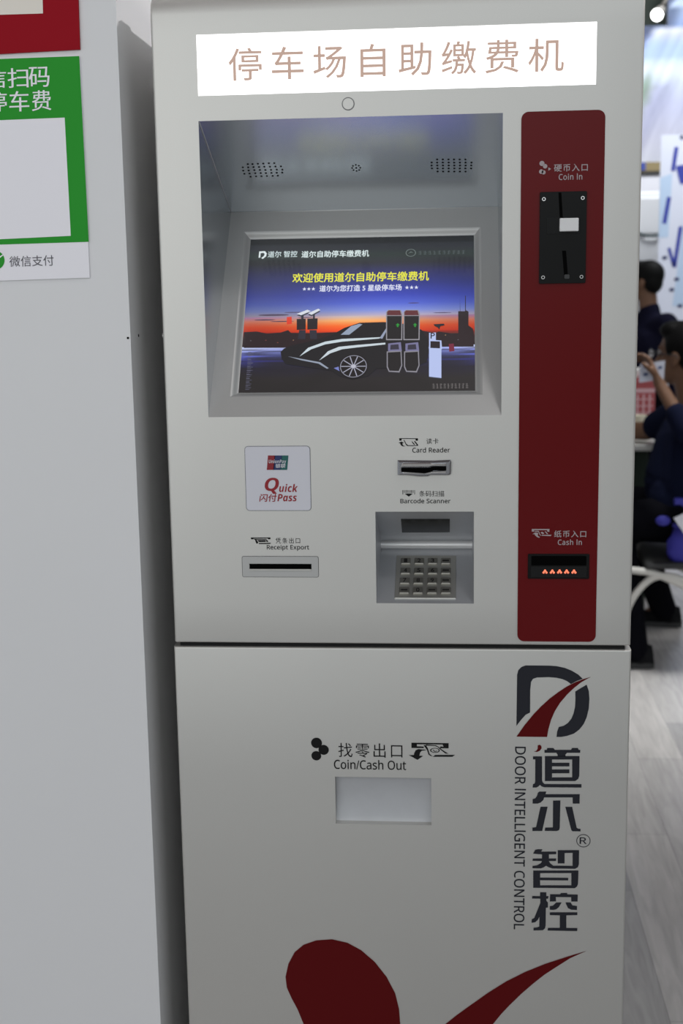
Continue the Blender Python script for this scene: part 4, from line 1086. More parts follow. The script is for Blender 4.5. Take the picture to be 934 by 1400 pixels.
# coin and cash outlet ----------------------------------------------------
mb = MB()
text(mb, FRONT, '找零出口', B['out_cn'], blackink, track=1.25)
text(mb, FRONT, sans('Coin/Cash Out'), B['out_en'], blackink, bold=0.3, track=1.0)
for a, b, r in S['out_discs']:
    disc(mb, FRONT, a, b, r, blackink)
for q in S['note_icon']:
    poly(mb, FRONT, q, blackink)
(na, nb), nr, nry = S['note_coin']
ring(mb, FRONT, na, nb, nr, 1.6, blackink, ry=nry)
poly(mb, FRONT, [(na - 3.4, nb + 1.2), (na - 1.2, nb + 0.4), (na + 0.2, nb - 1.4), (na + 2.0, nb - 0.4), (na + 3.2, nb - 0.6), (na + 2.0, nb - 1.6), (na - 0.4, nb - 2.2), (na - 2.2, nb - 0.4)], blackink)
tag(mb.build('coin_cash_out_caption', KIOSK), 'black Coin/Cash Out caption between coin and banknote symbols')
mb = MB()
t0, t1, t2, t3 = TRAY
trm = mat('tray_satin', (0.58, 0.59, 0.61, 1), 0.44, 0.5, noise=(40, 0.06))
mb.mesh([(t0, 0.0128, t3 - 0.0052), (t1, 0.0128, t3 - 0.0052), (t0, 0.0150, (t2 + t3) / 2), (t1, 0.0150, (t2 + t3) / 2), (t0, 0.0118, t2), (t1, 0.0118, t2)],
        [[0, 1, 3, 2], [2, 3, 5, 4]], trm, True)
mb.face([(t0, 0.0118, t3), (t1, 0.0118, t3), (t1, 0.0118, t3 - 0.0046), (t0, 0.0118, t3 - 0.0046)], trm)
mb.face([(t0, 0.0180, t3 - 0.0040), (t1, 0.0180, t3 - 0.0040), (t1, 0.0180, t3 - 0.0056), (t0, 0.0180, t3 - 0.0056)], dark_gap)  # near-black strip paints in the shadow line below the tray's top edge
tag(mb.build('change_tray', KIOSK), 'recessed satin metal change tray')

# maker's mark, lettering and red swirl on the door ------------------------
mb = MB()
for q in S['logo_dark']:
    poly(mb, FRONT, q, inkm)
for q in S['logo_red']:
    poly(mb, FRONT, q, redink, 0.0006)
tag(mb.build('door_emblem', KIOSK), 'charcoal letter D emblem crossed by a red swoosh')
mb = MB()
for q in S['hanzi']:
    poly(mb, FRONT, q, inkm)
for q in S['dao_dot']:
    poly(mb, FRONT, q, redink)
ra, rb_ = S['reg_circle']
ring(mb, FRONT, ra, rb_, 9.8, 1.0, inkm)
text(mb, FRONT, sans('R'), B['reg'], inkm, bold=0.3)
tag(mb.build('door_characters', KIOSK), 'four charcoal Chinese characters running down the door')
mb = MB()
text(mb, FRONT, sans('DOOR INTELLIGENT CONTROL'), B['eng'], inkm, bold=0.35, rot=1)
tag(mb.build('door_lettering', KIOSK), 'sideways line of charcoal English capitals')
mb = MB()
for q in S['blob'] + S['swoosh']:
    poly(mb, FRONT, q, redink)
tag(mb.build('red_swirl', KIOSK), 'dark red swirl at the foot of the door')
for z, y in ((1.432, 0.016), (0.7223, 0.014)):
    mb = MB()
    mb.sphere((-0.3165, y, z), 0.0052, chrome, 2, (0.75, 1, 1))
    mb.build('side_bolt', KIOSK)

# ================================================================== wall posters
WF = Frame((0, 0, 0), (1, 0, 0), (0, 0, 1), (0, -1, 0))
greenm = mat('green_print', rgb(50, 158, 54), 0.6, spec=0.1)
gwhite = mat('poster_white', rgb(248, 246, 252), 0.5)
ginkm = mat('poster_grey_ink', rgb(86, 84, 92), 0.6)
mb = MB()
g, gb_ = D['green'], D['green_b']
slab(mb, WF, [g[3], g[2], g[1], g[0]], 0.0003, 0.003, gwhite)
gp = tag(mb.build('payment_poster', None), 'green and white payment poster with a blank square, below the red board', 'poster')
mb = MB()
poly(mb, WF, [gb_[0], gb_[1], g[1], g[0]], greenm, 0.0033)
mb.build('green_field', gp)
mb = MB()
poly(mb, WF, D['qr'][::-1], gwhite, 0.0036)
tag(mb.build('blank_square', gp), 'blank white square')
mb = MB()
for ch, q in zip('信扫码停车费', D['gt']):
    quadtext(mb, WF, ch, q, gwhite, 0.0037)
    quadtext(mb, WF, ch, [(a + 0.5, b) for a, b in q], gwhite, 0.00375)
mb.build('poster_heading', gp)
mb = MB()
quadtext(mb, WF, '微信支付', D['wx'], ginkm, 0.0034)
lx, lz = D['wxlogo']
disc(mb, WF, lx, lz, 12.5, greenm, 0.0034)
poly(mb, WF, [(lx - 5, lz + 0.5), (lx - 2, lz - 3.2), (lx + 11.5, lz + 6.2), (lx + 10.5, lz + 7.2), (lx - 2, lz - 0.2), (lx - 4, lz + 2)], gwhite, 0.0037)
mb.build('poster_footer', gp)
mb = MB()
r_ = D['red']
slab(mb, WF, [r_[3], r_[2], r_[1], r_[0]], 0.0003, 0.0034, mat('poster_red', rgb(156, 16, 32), 0.6, spec=0.1))
rp_ = tag(mb.build('red_board', None), 'deep red wall board with a cream rectangle, above the green poster', 'poster')
mb = MB()
poly(mb, WF, D['redbox'][::-1], mat('poster_cream', rgb(240, 233, 222), 0.5), 0.0038)
mb.build('cream_rectangle', rp_)

# ================================================================== people
def capsule(mb, a, b, ra, rb_, mt):
    mb.sphere(a, ra, mt, 2)
    mb.sphere(b, rb_, mt, 2)
    mb.cyl(a, b, ra, rb_, mt, 16)
def chain(mb, pts, rad, mt):
    for i in range(len(pts) - 1):
        capsule(mb, pts[i], pts[i + 1], rad[i], rad[i + 1], mt)
def fuse(mb, name, parent, base, voxel, smooth, mt):
    """melt overlapping volumes into one continuous surface"""
    o = mb.build(name, None, base)
    md = o.modifiers.new('fuse', 'REMESH')
    md.mode = 'VOXEL'
    md.voxel_size = voxel
    md.use_smooth_shade = True
    ms = o.modifiers.new('soften', 'SMOOTH')
    ms.factor = 0.5
    ms.iterations = smooth
    dg = bpy.context.evaluated_depsgraph_get()
    me = bpy.data.meshes.new_from_object(o.evaluated_get(dg))
    me.name = name
    me.materials.clear()
    me.materials.append(mt)
    for p in me.polygons:
        p.use_smooth = True
        p.material_index = 0
    bpy.data.objects.remove(o)
    n = bpy.data.objects.new(name, me)
    COL.objects.link(n)
    n.parent = parent
    return n

def head_shapes(mb, c, yaw_dir, mt, sc=1.0, tilt=0.0):
    """skull, jaw, nose, brows, lips and ears round the centre c, facing yaw_dir"""
    F = Vector((yaw_dir[0], yaw_dir[1], tilt)).normalized()
    L = Vector((0, 0, 1)).cross(F).normalized()
    U = F.cross(L)
    rot = Matrix((F, L, U)).transposed()
    c = Vector(c)
    def at(f, l, u):
        return c + (F * f + L * l + U * u) * sc
    mb.sphere(at(-0.010, 0, 0.035), sc, mt, 3, (0.098, 0.077, 0.090), rot)
    mb.sphere(at(0.022, 0, -0.040), sc, mt, 3, (0.070, 0.060, 0.078), rot)
    mb.sphere(at(0.050, 0, -0.093), sc, mt, 2, (0.030, 0.030, 0.022), rot)
    mb.sphere(at(0.082, 0, 0.030), sc, mt, 2, (0.012, 0.050, 0.012), rot)
    capsule(mb, at(0.086, 0, 0.010), at(0.108, 0, -0.026), 0.009 * sc, 0.014 * sc, mt)
    mb.sphere(at(0.088, 0, -0.058), sc, mt, 2, (0.012, 0.024, 0.007), rot)
    mb.sphere(at(0.084, 0, -0.070), sc, mt, 2, (0.012, 0.020, 0.007), rot)
    for s in (-1, 1):
        mb.sphere(at(0.050, s * 0.042, -0.026), sc, mt, 2, (0.030, 0.022, 0.026), rot)
        mb.sphere(at(-0.006, s * 0.078, -0.012), sc, mt, 2, (0.020, 0.010, 0.033), rot)
        mb.sphere(at(-0.002, s * 0.078, -0.036), sc, mt, 2, (0.010, 0.008, 0.012), rot)
    return at, rot, F, L, U
def hair_shapes(mb, at, rot, sc, mt):
    mb.sphere(at(-0.024, 0, 0.046), sc, mt, 3, (0.102, 0.086, 0.094), rot)
    mb.sphere(at(-0.052, 0, 0.000), sc, mt, 3, (0.062, 0.080, 0.082), rot)
    mb.sphere(at(0.030, 0, 0.098), sc, mt, 3, (0.066, 0.070, 0.038), rot)
    for s in (-1, 1):
        mb.sphere(at(0.022, s * 0.062, 0.040), sc, mt, 2, (0.022, 0.020, 0.045), rot)
def hand_shapes(mb, wrist, dirv, palm_n, thumb, mt, curl=(0.5, 0.6, 0.65, 0.7), sc=1.0):
    """palm, four jointed fingers of unequal length and a side thumb"""
    d = Vector(dirv).normalized()
    n = Vector(palm_n).normalized()
    s = d.cross(n).normalized() * thumb
    n = s.cross(d).normalized() * thumb
    w = Vector(wrist)
    base = []
    for i in range(4):
        base.append(w + d * 0.085 * sc + s * (0.030 - 0.020 * i) * sc)
        capsule(mb, w + s * (0.016 - 0.011 * i) * sc, base[i], 0.014 * sc, 0.0105 * sc, mt)
    for i, (ln, cu) in enumerate(zip((0.072, 0.080, 0.074, 0.060), curl)):
        p, a = base[i], 0.0
        seg = (0.45, 0.32, 0.26)
        r0 = 0.0092 * sc
        for k in range(3):
            a += cu * (0.8 if k else 0.6)
            qn = p + (d * math.cos(a) + n * math.sin(a)) * ln * seg[k] * sc
            capsule(mb, p, qn, r0, r0 * 0.9, mt)
            r0 *= 0.9
            p = qn
    t0 = w + d * 0.022 * sc + s * 0.026 * sc
    t1 = t0 + (d * 0.55 + s * 0.75 + n * 0.35).normalized() * 0.040 * sc
    t2 = t1 + (d * 0.9 + n * 0.45).normalized() * 0.030 * sc
    capsule(mb, t0, t1, 0.0125 * sc, 0.0105 * sc, mt)
    capsule(mb, t1, t2, 0.0105 * sc, 0.0088 * sc, mt)
def shoe(name, parent, base, ankle, toe_dir, mt, sole):
    mb = MB()
    a = Vector(ankle)
    f = Vector((toe_dir[0], toe_dir[1], 0)).normalized()
    l = Vector((-f.y, f.x, 0))
    mtx = Matrix((f, l, Vector((0, 0, 1)))).transposed().to_4x4()
    mtx.translation = (a.x, a.y, 0)
    rows = []
    for t, w, h in ((-0.075, 0.018, 0.050), (-0.068, 0.030, 0.088), (-0.03, 0.036, 0.100), (0.01, 0.037, 0.098), (0.06, 0.042, 0.074), (0.11, 0.047, 0.058), (0.155, 0.044, 0.048), (0.185, 0.030, 0.036), (0.195, 0.010, 0.024)):
        rows.append([mtx @ Vector((t, w * math.cos(R(q)) * (1 if q < 181 else 1), 0.022 + max(0.0, math.sin(R(q))) * (h - 0.022))) for q in (0, 30, 60, 90, 120, 150, 180)])
    n = 7
    vs = [p for rw in rows for p in rw]
    fs = [[k * n + i, k * n + i + 1, (k + 1) * n + i + 1, (k + 1) * n + i] for k in range(len(rows) - 1) for i in range(n - 1)]
    fs += [[(k + 1) * n, k * n, k * n + n - 1, (k + 1) * n + n - 1] for k in range(len(rows) - 1)]
    fs += [list(range(n)), [(len(rows) - 1) * n + i for i in range(n)][::-1]]
    mb.mesh(vs, fs, mt, True)
    o = mb.build(name, parent, base)
    mb = MB()
    pts = [(-0.078, 0.02), (-0.078, -0.02), (-0.06, -0.034), (0.02, -0.038), (0.11, -0.050), (0.17, -0.044), (0.198, -0.02), (0.198, 0.02), (0.17, 0.044), (0.11, 0.050), (0.02, 0.038), (-0.06, 0.034)]
    mb.prism([mtx @ Vector((x, y, 0.002)) for x, y in pts], (0, 0, 0.022), sole)
    mb.build('shoe_sole', o, base)
    return o

solem = mat('grey_sole', (0.05, 0.05, 0.05, 1), 0.6, spec=0.1)
shoem = mat('black_shoe', (0.005, 0.005, 0.006, 1), 0.6, spec=0.1)

# ---- seated man at the table
SB = Vector((1.02, 3.45, 0))
SEAT = empty('person', SB, 'seated person in navy shirt and glasses holding a printed card to the face', 'person')
hF = (-0.80, 0.60)
neck0, hc = Vector((1.02, 3.44, 1.02)), Vector((0.968, 3.47, 1.195))
pel, bel, che = Vector((1.00, 3.44, 0.575)), Vector((0.965, 3.44, 0.70)), Vector((1.01, 3.44, 0.86))
shL, elL, wrL = Vector((0.985, 3.30, 0.950)), Vector((0.935, 3.15, 0.935)), Vector((0.840, 3.24, 1.112))
shR, elR, wrR = Vector((1.055, 3.60, 0.985)), Vector((0.880, 3.80, 0.860)), Vector((0.66, 3.93, 0.855))
hpL, knL, anL = Vector((0.96, 3.36, 0.565)), Vector((0.70, 3.32, 0.56)), Vector((0.775, 3.24, 0.09))
hpR, knR, anR = Vector((1.03, 3.52, 0.565)), Vector((0.80, 3.76, 0.56)), Vector((0.985, 3.86, 0.09))
b = MB()
at, rot, F_, L_, U_ = head_shapes(b, hc, hF, skinm, 1.0)
chain(b, [neck0 + Vector((0, 0, -0.06)), hc + Vector((0.012, -0.01, -0.05))], [0.062, 0.056], skinm)
chain(b, [pel, bel, che, neck0 + Vector((0, 0, -0.08))], [0.115, 0.120, 0.120, 0.07], skinm)
chain(b, [che + Vector((0, 0, 0.06)), shL, elL, wrL], [0.07, 0.050, 0.033, 0.022], skinm)
chain(b, [che + Vector((0, 0, 0.06)), shR, elR, wrR], [0.07, 0.052, 0.040, 0.027], skinm)
chain(b, [pel, hpL, knL, anL], [0.10, 0.085, 0.055, 0.038], skinm)
chain(b, [pel, hpR, knR, anR], [0.10, 0.085, 0.055, 0.038], skinm)
hand_shapes(b, wrL, (-0.22, 0.30, 0.62), (-0.9, 0.15, -0.25), 1, skinm, (0.9, 0.9, 0.85, 0.85))
hand_shapes(b, wrR, (-0.9, 0.3, -0.05), (0, 0, -1), -1, skinm, (0.2, 0.2, 0.2, 0.25))
chain(b, [anL, anL + Vector((-0.08, 0.01, -0.05))], [0.030, 0.020], skinm)
chain(b, [anR, anR + Vector((-0.08, 0.02, -0.05))], [0.030, 0.020], skinm)
fuse(b, 'body', SEAT, SB, 0.0075, 3, skinm)
b = MB()
hair_shapes(b, at, rot, 1.0, hairm)
fuse(b, 'hair', SEAT, SB, 0.008, 3, hairm)
b = MB()
chain(b, [pel + Vector((0, 0, -0.01)), bel, che, neck0 + Vector((0.005, 0, -0.045))], [0.135, 0.142, 0.142, 0.078], navy)
chain(b, [bel + Vector((0, -0.08, 0)), che + Vector((0, -0.06, 0.02))], [0.10, 0.12], navy)
chain(b, [bel + Vector((0, 0.08, 0)), che + Vector((0, 0.06, 0.02))], [0.10, 0.12], navy)
chain(b, [bel + Vector((-0.03, -0.06, -0.04)), pel + Vector((-0.07, -0.06, 0.04))], [0.10, 0.10], navy)
chain(b, [che + Vector((0, 0, 0.06)), shL, elL, elL.lerp(wrL, 0.36)], [0.085, 0.072, 0.050, 0.042], navy)
chain(b, [che + Vector((0, 0, 0.06)), shR, shR.lerp(elR, 0.78)], [0.085, 0.080, 0.062], navy)
chain(b, [neck0 + Vector((0, 0.03, -0.04)), shR + Vector((0, 0, 0.005))], [0.075, 0.078], navy)
fuse(b, 'shirt', SEAT, SB, 0.010, 4, navy)
b = MB()
for hp, kn, an in ((hpL, knL, anL), (hpR, knR, anR)):
    chain(b, [pel + Vector((0, 0, -0.015)), hp, kn, an + Vector((0, 0, -0.02))], [0.118, 0.100, 0.073, 0.056], trous)
fuse(b, 'trousers', SEAT, SB, 0.010, 4, trous)
shoe('shoe', SEAT, SB, anL, (-0.95, 0.12), shoem, solem)
shoe('shoe', SEAT, SB, anR, (-0.95, 0.25), shoem, solem)
b = MB()
gm = mat('glasses_frame', (0.02, 0.02, 0.022, 1), 0.3)
lens = mat('glasses_lens', (0.75, 0.76, 0.80, 1), 0.1)
for s in (-1, 1):
    pts = [at(0.118, s * 0.036 + 0.024 * math.cos(R(30 * i)), 0.006 + 0.018 * math.sin(R(30 * i))) for i in range(13)]
    b.tube(pts, 0.0022, gm, 8, False)
    b.face(pts[:-1], lens)
    b.tube([at(0.112, s * 0.062, 0.010), at(0.06, s * 0.078, 0.008), at(-0.006, s * 0.086, 0.006), at(-0.02, s * 0.086, -0.008)], 0.0022, gm, 8)
b.tube([at(0.118, -0.013, 0.010), at(0.122, 0, 0.014), at(0.118, 0.013, 0.010)], 0.002, gm, 8)
b.build('glasses', SEAT, SB)

# ---- the printed card in the hand
cardw = mat('card_paper', rgb(196, 200, 214), 0.5)
cardb = mat('card_blue_ink', rgb(70, 84, 128), 0.6)
mb = MB()
cf = Frame((0.822, 3.245, 1.150), Vector((-0.93, 0.36, -0.16)).normalized(), Vector((0.05, 0.10, 0.98)).normalized(), Vector((-0.36, -0.93, 0.08)).normalized())
slab(mb, cf, [(-42, -36), (52, -36), (52, 34), (-42, 34)], -0.0012, 0.0, cardw)
for a, bq, w, h in ((-25, 10, 16, 10), (8, 14, 20, 8), (-8, -14, 14, 9), (28, -8, 18, 12), (34, 18, 8, 6)):
    poly(mb, cf, rrect(a - w / 2, bq - h / 2, a + w / 2, bq + h / 2, 2, 3), cardb, 0.0004)
tag(mb.build('printed_card'), 'small white card with blue print held up by the seated person', 'card')

# ---- chair
CHB = Vector((1.04, 3.45, 0))
CH = empty('chair', CHB, 'white tubular frame chair under the seated person', 'chair')
tubew = mat('white_tube', (0.60, 0.58, 0.54, 1), 0.35)
mb = MB()
mb.box(0.80, 3.17, 0.402, 1.26, 3.70, 0.428, mat('chair_seat_grey', (0.02, 0.02, 0.02, 1), 0.6), 0.012)
mb.build('seat', CH, CHB)
mb = MB()
mb.box(1.262, 3.20, 0.55, 1.285, 3.68, 0.90, MATS['chair_seat_grey'], 0.01)
mb.build('backrest', CH, CHB)
for y in (3.19, 3.67):
    mb = MB()
    mb.tube([(0.99, y, 0.335), (0.90, y, 0.372), (0.82, y, 0.36), (0.745, y, 0.26), (0.715, y, 0.10), (0.705, y, 0.0145)], 0.014, tubew, 12)
    mb.build('leg', CH, CHB)
    mb = MB()
    mb.tube([(1.273, y, 0.65), (1.268, y, 0.42), (1.20, y, 0.275), (1.06, y, 0.285), (0.93, y, 0.345), (0.82, y, 0.388), (0.69, y, 0.400)], 0.014, tubew, 12)
    mb.build('side_tube', CH, CHB)
    mb = MB()
    mb.tube([(1.13, y, 0.285), (1.20, y, 0.18), (1.27, y, 0.0145)], 0.014, tubew, 12)
    mb.build('leg', CH, CHB)

# ---- blue bag beside the thigh
bagb = mat('bag_blue', rgb(48, 46, 150), 0.6)
bagw = mat('bag_white', rgb(226, 226, 232), 0.5)
BG = MB()
rows = []
for z, hw, hd in ((0.430, 0.100, 0.022), (0.46, 0.120, 0.030), (0.51, 0.112, 0.034), (0.55, 0.090, 0.028), (0.585, 0.060, 0.020), (0.61, 0.040, 0.012)):
    rows.append([(1.000 + hw * math.cos(R(a)) * (1 + 0.08 * math.sin(a * 0.1 + z * 40)), 3.206 + hd * math.sin(R(a)), z) for a in range(0, 360, 24)])
n = 15
BG.mesh([p for rw in rows for p in rw], [[k * n + i, k * n + (i + 1) % n, (k + 1) * n + (i + 1) % n, (k + 1) * n + i] for k in range(5) for i in range(n)], bagb, True)
BG.face(rows[0][::-1], bagb)
BG.face(rows[-1], bagb)
bg = tag(BG.build('drawstring_bag'), 'blue bag with a white label on the chair beside the seated person', 'bag')
mb = MB()
mb.prism([(0.898, 3.155, 0.605), (0.945, 3.155, 0.628), (1.01, 3.155, 0.60), (1.00, 3.155, 0.53), (0.938, 3.155, 0.545)], (0, 0.006, 0), bagw)
mb.build('bag_label', bg)
mb = MB()
mb.sphere((0.862, 3.175, 0.592), 0.026, bagb, 2, (1.1, 0.7, 0.8))
mb.tube([(0.985, 3.19, 0.60), (0.94, 3.17, 0.66), (0.90, 3.165, 0.668)], 0.014, bagb, 10)
mb.tube([(0.90, 3.175, 0.575), (0.955, 3.19, 0.56)], 0.008, bagb, 10)
mb.build('bag_cord', bg)

# ---- table with things on it
TB = Vector((0.45, 4.15, 0))
TBL = empty('table', TB, 'white topped table with a dark green skirt behind the kiosk', 'table')
mb = MB()
mb.box(-0.25, 3.72, 0.785, 1.0, 4.6, 0.812, mat('table_white', (0.62, 0.62, 0.6, 1), 0.4), 0.006)
mb.build('tabletop', TBL, TB)
mb = MB()
mb.box(-0.23, 4.05, 0.0, 0.93, 4.58, 0.785, mat('table_green', rgb(26, 40, 30), 0.8), 0.004)
mb.build('table_skirt', TBL, TB)
boxr = mat('box_red', rgb(190, 92, 96), 0.5)
boxw = mat('box_pink_white', rgb(232, 190, 196), 0.5)
mb = MB()
mb.box(0.74, 4.15, 0.812, 0.968, 4.33, 1.048, boxr, 0.003)
BX = Frame((0, 4.15, 0), (1, 0, 0), (0, 0, 1), (0, -1, 0))
for i in range(8):
    poly(mb, BX, [(752 + i * 27, 835), (760 + i * 27, 835), (760 + i * 27, 985), (752 + i * 27, 985)], boxw, 0.0005)
for i in range(5):
    poly(mb, BX, [(748, 840 + i * 30), (960, 840 + i * 30), (960, 845 + i * 30), (748, 845 + i * 30)], boxw, 0.0008)
poly(mb, BX, [(742, 992), (966, 992), (966, 1010), (742, 1010)], boxw, 0.0008)
rbx = tag(mb.build('gift_box'), 'red and white patterned box standing on the table', 'box')
mb = MB()
mb.box(0.735, 4.145, 1.030, 0.973, 4.335, 1.052, boxr, 0.003)
mb.build('box_lid', rbx)
mb = MB()
mb.lathe((0.905, 4.24, 1.0525), [(0.0, 0), (0.040, 0), (0.046, 0.010), (0.050, 0.038), (0.047, 0.042), (0.044, 0.036), (0.038, 0.010), (0, 0.008)], mat('bowl_white', (0.9, 0.9, 0.88, 1), 0.25))
tag(mb.build('bowl'), 'small white bowl on top of the red box', 'bowl')
mb = MB()
mb.lathe((0.885, 3.98, 0.8125), [(0.0, 0), (0.026, 0), (0.030, 0.02), (0.034, 0.095), (0.031, 0.097), (0.027, 0.02), (0, 0.012)], mat('cup_cream', (0.85, 0.80, 0.62, 1), 0.3))
tag(mb.build('cup'), 'cream cup on the table behind the resting elbow', 'cup')

# ---- standing man
PB = Vector((1.28, 6.6, 0))
STD = empty('person', PB, 'standing person in dark navy shirt turned away behind the table', 'person')
hF2 = (-0.86, 0.5)
h2 = Vector((1.262, 6.6, 1.470))
n2 = Vector((1.29, 6.59, 1.30))
c2, p2 = Vector((1.295, 6.6, 1.10)), Vector((1.27, 6.6, 0.82))
sA, sB = Vector((1.375, 6.44, 1.215)), Vector((1.22, 6.76, 1.215))
eA, eB = Vector((1.445, 6.42, 0.97)), Vector((1.14, 6.80, 0.96))
wA, wB = Vector((1.415, 6.36, 0.74)), Vector((1.02, 6.78, 0.82))
b = MB()
at2, rot2, F2, L2, U2 = head_shapes(b, h2, hF2, skinm, 0.96)
chain(b, [n2 + Vector((0, 0, -0.07)), h2 + Vector((0.012, 0, -0.05))], [0.060, 0.055], skinm)
chain(b, [p2, c2, n2 + Vector((0, 0, -0.08))], [0.115, 0.12, 0.07], skinm)
for sh, e, w in ((sA, eA, wA), (sB, eB, wB)):
    chain(b, [c2 + Vector((0, 0, 0.08)), sh, e, w], [0.07, 0.050, 0.037, 0.025], skinm)
    hand_shapes(b, w, (-0.8, 0.1, -0.5), (-0.3, 0.1, -0.9), 1, skinm)
legs = [[p2, Vector((1.31, 6.52, 0.76)), Vector((1.29, 6.52, 0.42)), Vector((1.32, 6.51, 0.09))], [p2, Vector((1.24, 6.68, 0.76)), Vector((1.22, 6.69, 0.42)), Vector((1.25, 6.70, 0.09))]]
for lg in legs:
    chain(b, lg, [0.11, 0.085, 0.055, 0.038], skinm)
    chain(b, [lg[3], lg[3] + Vector((-0.09, 0.04, -0.045))], [0.034, 0.026], skinm)
fuse(b, 'body', STD, PB, 0.009, 3, skinm)
b = MB()
hair_shapes(b, at2, rot2, 0.96, hairm)
fuse(b, 'hair', STD, PB, 0.009, 3, hairm)
navy2 = mat('dark_navy_cloth', (0.007, 0.007, 0.018, 1), 0.9, spec=0.05)
b = MB()
chain(b, [p2, c2, n2 + Vector((0, 0, -0.055))], [0.140, 0.142, 0.078], navy2)
for sh, e, w in ((sA, eA, wA), (sB, eB, wB)):
    chain(b, [c2.lerp(sh, 0.4) + Vector((0, 0, -0.06)), p2.lerp(sh, 0.2)], [0.13, 0.12], navy2)
    chain(b, [c2 + Vector((0, 0, 0.07)), sh, e, e.lerp(w, 0.75)], [0.085, 0.070, 0.056, 0.042], navy2)
chain(b, [n2 + Vector((0.0, 0, -0.05)), n2 + Vector((0, 0, -0.005))], [0.072, 0.066], navy2)
fuse(b, 'shirt', STD, PB, 0.011, 4, navy2)
b = MB()
for lg in legs:
    chain(b, [lg[0], lg[1], lg[2], lg[3] + Vector((0, 0, 0.012))], [0.128, 0.100, 0.074, 0.060], trous)
fuse(b, 'trousers', STD, PB, 0.011, 4, trous)
for lg in legs:
    shoe('shoe', STD, PB, lg[3], (-0.86, 0.5), shoem, solem)

# ================================================================== far booth
def banner_mat():
    m = bpy.data.materials.new('waterfall_print')
    m.use_nodes = True
    nt = m.node_tree
    b = nt.nodes['Principled BSDF']
    b.inputs['Roughness'].default_value = 0.5
    a = nt.nodes.new('ShaderNodeVertexColor')
    a.layer_name = 'Col'
    t = nt.nodes.new('ShaderNodeTexCoord')
    mp = nt.nodes.new('ShaderNodeMapping')
    mp.inputs['Rotation'].default_value = (0, R(-24), 0)
    mq = nt.nodes.new('ShaderNodeMapping')
    mq.inputs['Scale'].default_value = (7, 1, 0.8)
    nt.links.new(mp.outputs[0], mq.inputs['Vector'])
    n = nt.nodes.new('ShaderNodeTexNoise')
    n.inputs['Scale'].default_value = 2.0
    n.inputs['Detail'].default_value = 5
    nt.links.new(t.outputs['Object'], mp.inputs['Vector'])
    nt.links.new(mq.outputs[0], n.inputs['Vector'])
    cr = nt.nodes.new('ShaderNodeValToRGB')
    cr.color_ramp.elements[0].position = 0.3
    cr.color_ramp.elements[0].color = (0.74, 0.74, 0.78, 1)
    cr.color_ramp.elements[1].position = 0.65
    cr.color_ramp.elements[1].color = (1, 1, 1, 1)
    nt.links.new(n.outputs['Fac'], cr.inputs['Fac'])
    mx = nt.nodes.new('ShaderNodeMix')
    mx.data_type = 'RGBA'
    mx.blend_type = 'MULTIPLY'
    mx.inputs['Factor'].default_value = 1
    nt.links.new(a.outputs['Color'], mx.inputs['A'])
    nt.links.new(cr.outputs['Color'], mx.inputs['B'])
    nt.links.new(mx.outputs['Result'], b.inputs['Base Color'])
    return m
bmat = banner_mat()
BX0, BX1, BZ0, BZ1 = 0.6, 3.4, 2.42, 3.98
nxb, nzb = 57, 40
stops = [(2.42, (206, 208, 218)), (2.6, (200, 200, 216)), (2.9, (196, 200, 226)), (3.05, (206, 214, 236)), (3.13, (232, 242, 248)), (3.2, (226, 238, 250)),
         (3.26, (180, 204, 248)), (3.36, (176, 200, 250)), (3.42, (206, 214, 250)), (3.47, (238, 240, 248)), (3.50, (150, 176, 226)), (3.66, (206, 224, 250)), (3.98, (120, 140, 200))]
verts, cols = [], []
for j in range(nzb):
    z = BZ0 + (BZ1 - BZ0) * j / (nzb - 1)
    for (a, ca), (c, cb) in zip(stops, stops[1:]):
        if a <= z <= c:
            t = (z - a) / (c - a)
            base = [ca[k] + (cb[k] - ca[k]) * t for k in range(3)]
    for i in range(nxb):
        x = BX0 + (BX1 - BX0) * i / (nxb - 1)
        col = list(base)
        # a dark blue arch cuts the upper left, green slope under the clouds
        edge = 1.58 + max(0, (z - 3.28)) * 0.72
        if x < edge and z > 3.2:
            k = min(1, (edge - x) / 0.05)
            col = [col[q] + ((40, 62, 110)[q] - col[q]) * k for q in range(3)]
        if 3.46 < z < 3.66 and x > 1.5:
            k = max(0, 1 - abs(x - (1.78 + (z - 3.5) * 0.4)) / 0.13)
            col = [col[q] + ((50, 74, 116)[q] - col[q]) * k for q in range(3)]
        gz = 2.98 + (x - 1.62) * 1.1
        k = max(0, 1 - math.hypot((x - 1.62) / 0.09, (z - gz) / 0.16)) if 2.6 < z < 3.15 else 0
        col = [col[q] + ((140, 170, 140)[q] - col[q]) * min(1, k * 1.4) for q in range(3)]
        if z < 3.05:
            d = (x - 1.75) - (z - 2.95) * 0.42
            k = max(0, 1 - abs(d) / 0.07) * 0.55
            col = [col[q] + ((150, 152, 184)[q] - col[q]) * k for q in range(3)]
            d = (x - 1.60) - (z - 2.85) * 0.42
            k = max(0, 1 - abs(d) / 0.05) * 0.7
            col = [col[q] + ((146, 150, 156)[q] - col[q]) * k for q in range(3)]
        verts.append((x, 9.5, z))
        cols.append(rgb(*[max(0, min(255, q)) for q in col]))
mb = MB()
mb.mesh(verts, [[j * nxb + i, j * nxb + i + 1, (j + 1) * nxb + i + 1, (j + 1) * nxb + i] for j in range(nzb - 1) for i in range(nxb - 1)
                if not (BZ0 + (BZ1 - BZ0) * j / (nzb - 1) > 3.465 and BX0 + (BX1 - BX0) * i / (nxb - 1) < 1.79)], bmat, True)
nfront = len(mb.v)
mb.box(BX0, 9.502, BZ0, BX1, 9.56, 3.46, backw)
mb.box(1.80, 9.502, 3.46, BX1, 9.56, BZ1, backw)
cols += [rgb(220, 220, 225)] * (len(mb.v) - nfront)
